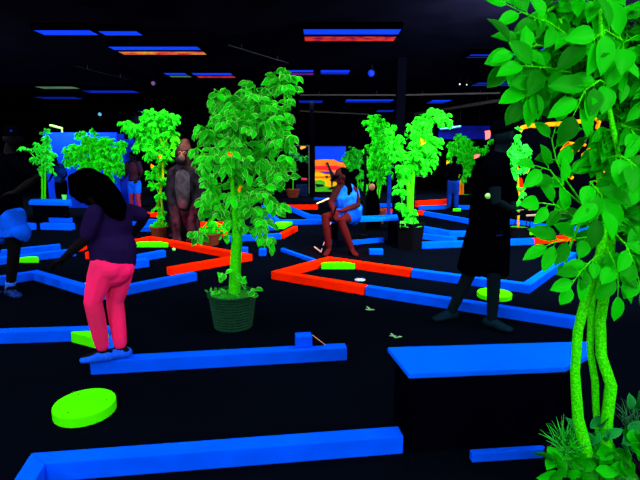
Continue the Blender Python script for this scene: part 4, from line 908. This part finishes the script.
def spot_fixture(label, x, y, m_, r=.05):
    c = onz(x, y, CEIL-.14); e = empty('spot_lamp', (c.x, c.y, CEIL), label, 'spot lamp')
    mb = MB(); mb.tube([Vector((c.x, c.y, CEIL-.001)), Vector((c.x, c.y, CEIL-.1))], .012, 6, caps=False); mb.tube([c+Vector((.02, .1, .05)), c+Vector((-.02, -.04, -.01))], [r*.8, r], 10, caps=False); mb.build('housing', BLACK, e)
    mb = MB(); mb.ball(c+Vector((-.02, -.05, -.012)), r*.85); mb.build('bulb', m_, e)
spot_fixture('cyan-white spot lamp over the blue backdrop', 101, 114, LAMPC, .08)
spot_fixture('dim purple spot lamp at upper left near the striped lights', 155, 83, mat('dim_purple_lamp', (.14, .06, .22), emit=.4), .05)
spot_fixture('blue spot lamp hanging right of the top centre light', 372, 73, LAMPB2, .07)
spot_fixture('tiny white spot lamp above the round-crowned tree, left of two', 460, 84, mat('white_lamp', (.5, .5, .6), emit=.5), .022)
spot_fixture('tiny white spot lamp above the round-crowned tree, right of two', 467, 84.5, MATS['white_lamp'], .018)
for i, (a, b, z, w, lb) in enumerate((((300, 95), (396, 95), 2.86, .04, 'grey ceiling beam running right of the central tree'), ((404, 95), (500, 93), 2.86, .045, 'grey ceiling beam reaching the near leaves'), ((300, 111), (395, 115.5), 2.8, .05, 'lower grey ceiling beam above the brown-potted tree'),
     ((404, 116), (520, 97), 2.8, .10, 'slanting grey duct above the two-armed tree'), ((228, 45), (288, 63), 2.88, .012, 'thin slanting ceiling pipe above the central tree'), ((75, 66), (130, 80), 2.88, .01, 'thin slanting ceiling pipe at upper left'))):
    mb = MB(); A, B = onz(*a, z), onz(*b, z); mb.tube([A, B], w/2, 8, caps=False)
    for t in (.2, .8): q = A.lerp(B, t); mb.tube([q, Vector((q.x, q.y, CEIL-.001))], .006, 5, caps=False)
    one(mb, 'ceiling_pipe', mat('dim_duct', (.02, .022, .03)) if w < .03 else mat('mid_duct', (.055, .055, .065)), lb, 'pipe')

# unseen coloured spots on statue and woman; red ones added to imitate red glow
def spot(loc, tgt, col, en, ang=35, blend=.6, r=.03):
    ld = bpy.data.lights.new('unseen_spot', 'SPOT'); ld.energy = en; ld.color = col; ld.spot_size = math.radians(ang); ld.spot_blend = blend; ld.shadow_soft_size = r
    lo = bpy.data.objects.new('unseen_spot', ld); lo.location = loc; lo.rotation_euler = (Vector(tgt)-Vector(loc)).to_track_quat('-Z', 'Y').to_euler(); COL.objects.link(lo)
gx = ony(186, 150, 7.7)
spot((gx.x+.4, 7.0, 2.85), (gx.x+.03, 7.75, 1.62), (1, .3, .02), 1800, 24)
spot((gx.x-.3, 4.9, 2.85), (gx.x, 7.6, .15), (1, .03, .1), 3500, 13)
spot((.6, 4.6, 2.85), (.28, 6.6, .2), (1, .02, .015), 3000, 22)

# ------------------------------------------------------------------ camera, world
cam = bpy.data.cameras.new('camera'); cam.sensor_fit = 'HORIZONTAL'; cam.sensor_width = 36; cam.lens = 36*F/640; cam.clip_end = 100
co = bpy.data.objects.new('camera', cam); co.location = CAM; co.rotation_euler = (math.pi/2-P, 0, 0); COL.objects.link(co); scn.camera = co
w = bpy.data.worlds.new('world'); scn.world = w; w.use_nodes = True
w.node_tree.nodes['Background'].inputs[0].default_value = (0, 0, .002, 1); w.node_tree.nodes['Background'].inputs[1].default_value = 1
for o in COL.objects:
    if '_o' in o: del o['_o']
    g_ = {'rail': 'bumper rails on the floor', 'ceiling light': 'ceiling lights', 'tree': 'leafy trees in the room', 'pad': 'green tee pads', 'bench': 'blue-topped benches', 'pipe': 'ceiling pipes and beams',
          'screen': 'blue backdrop screens', 'ball': 'golf balls', 'floor decal': 'bird-track floor marks', 'disc': 'green stepping discs', 'pillar': 'black pillars', 'spot lamp': 'ceiling spot lamps', 'flag': 'hanging paper flags', 'hole': 'putting holes', 'block': 'small floor blocks', 'barrier': 'low barriers'}.get(o.get('category'))
    if g_ and o.parent is None: o['group'] = g_
vs = scn.view_settings; scn.display_settings.display_device = 'sRGB'; vs.view_transform = 'Standard'; vs.look = 'None'; vs.exposure = 0; vs.gamma = 1; vs.use_curve_mapping = False
scn.cycles.use_denoising = True
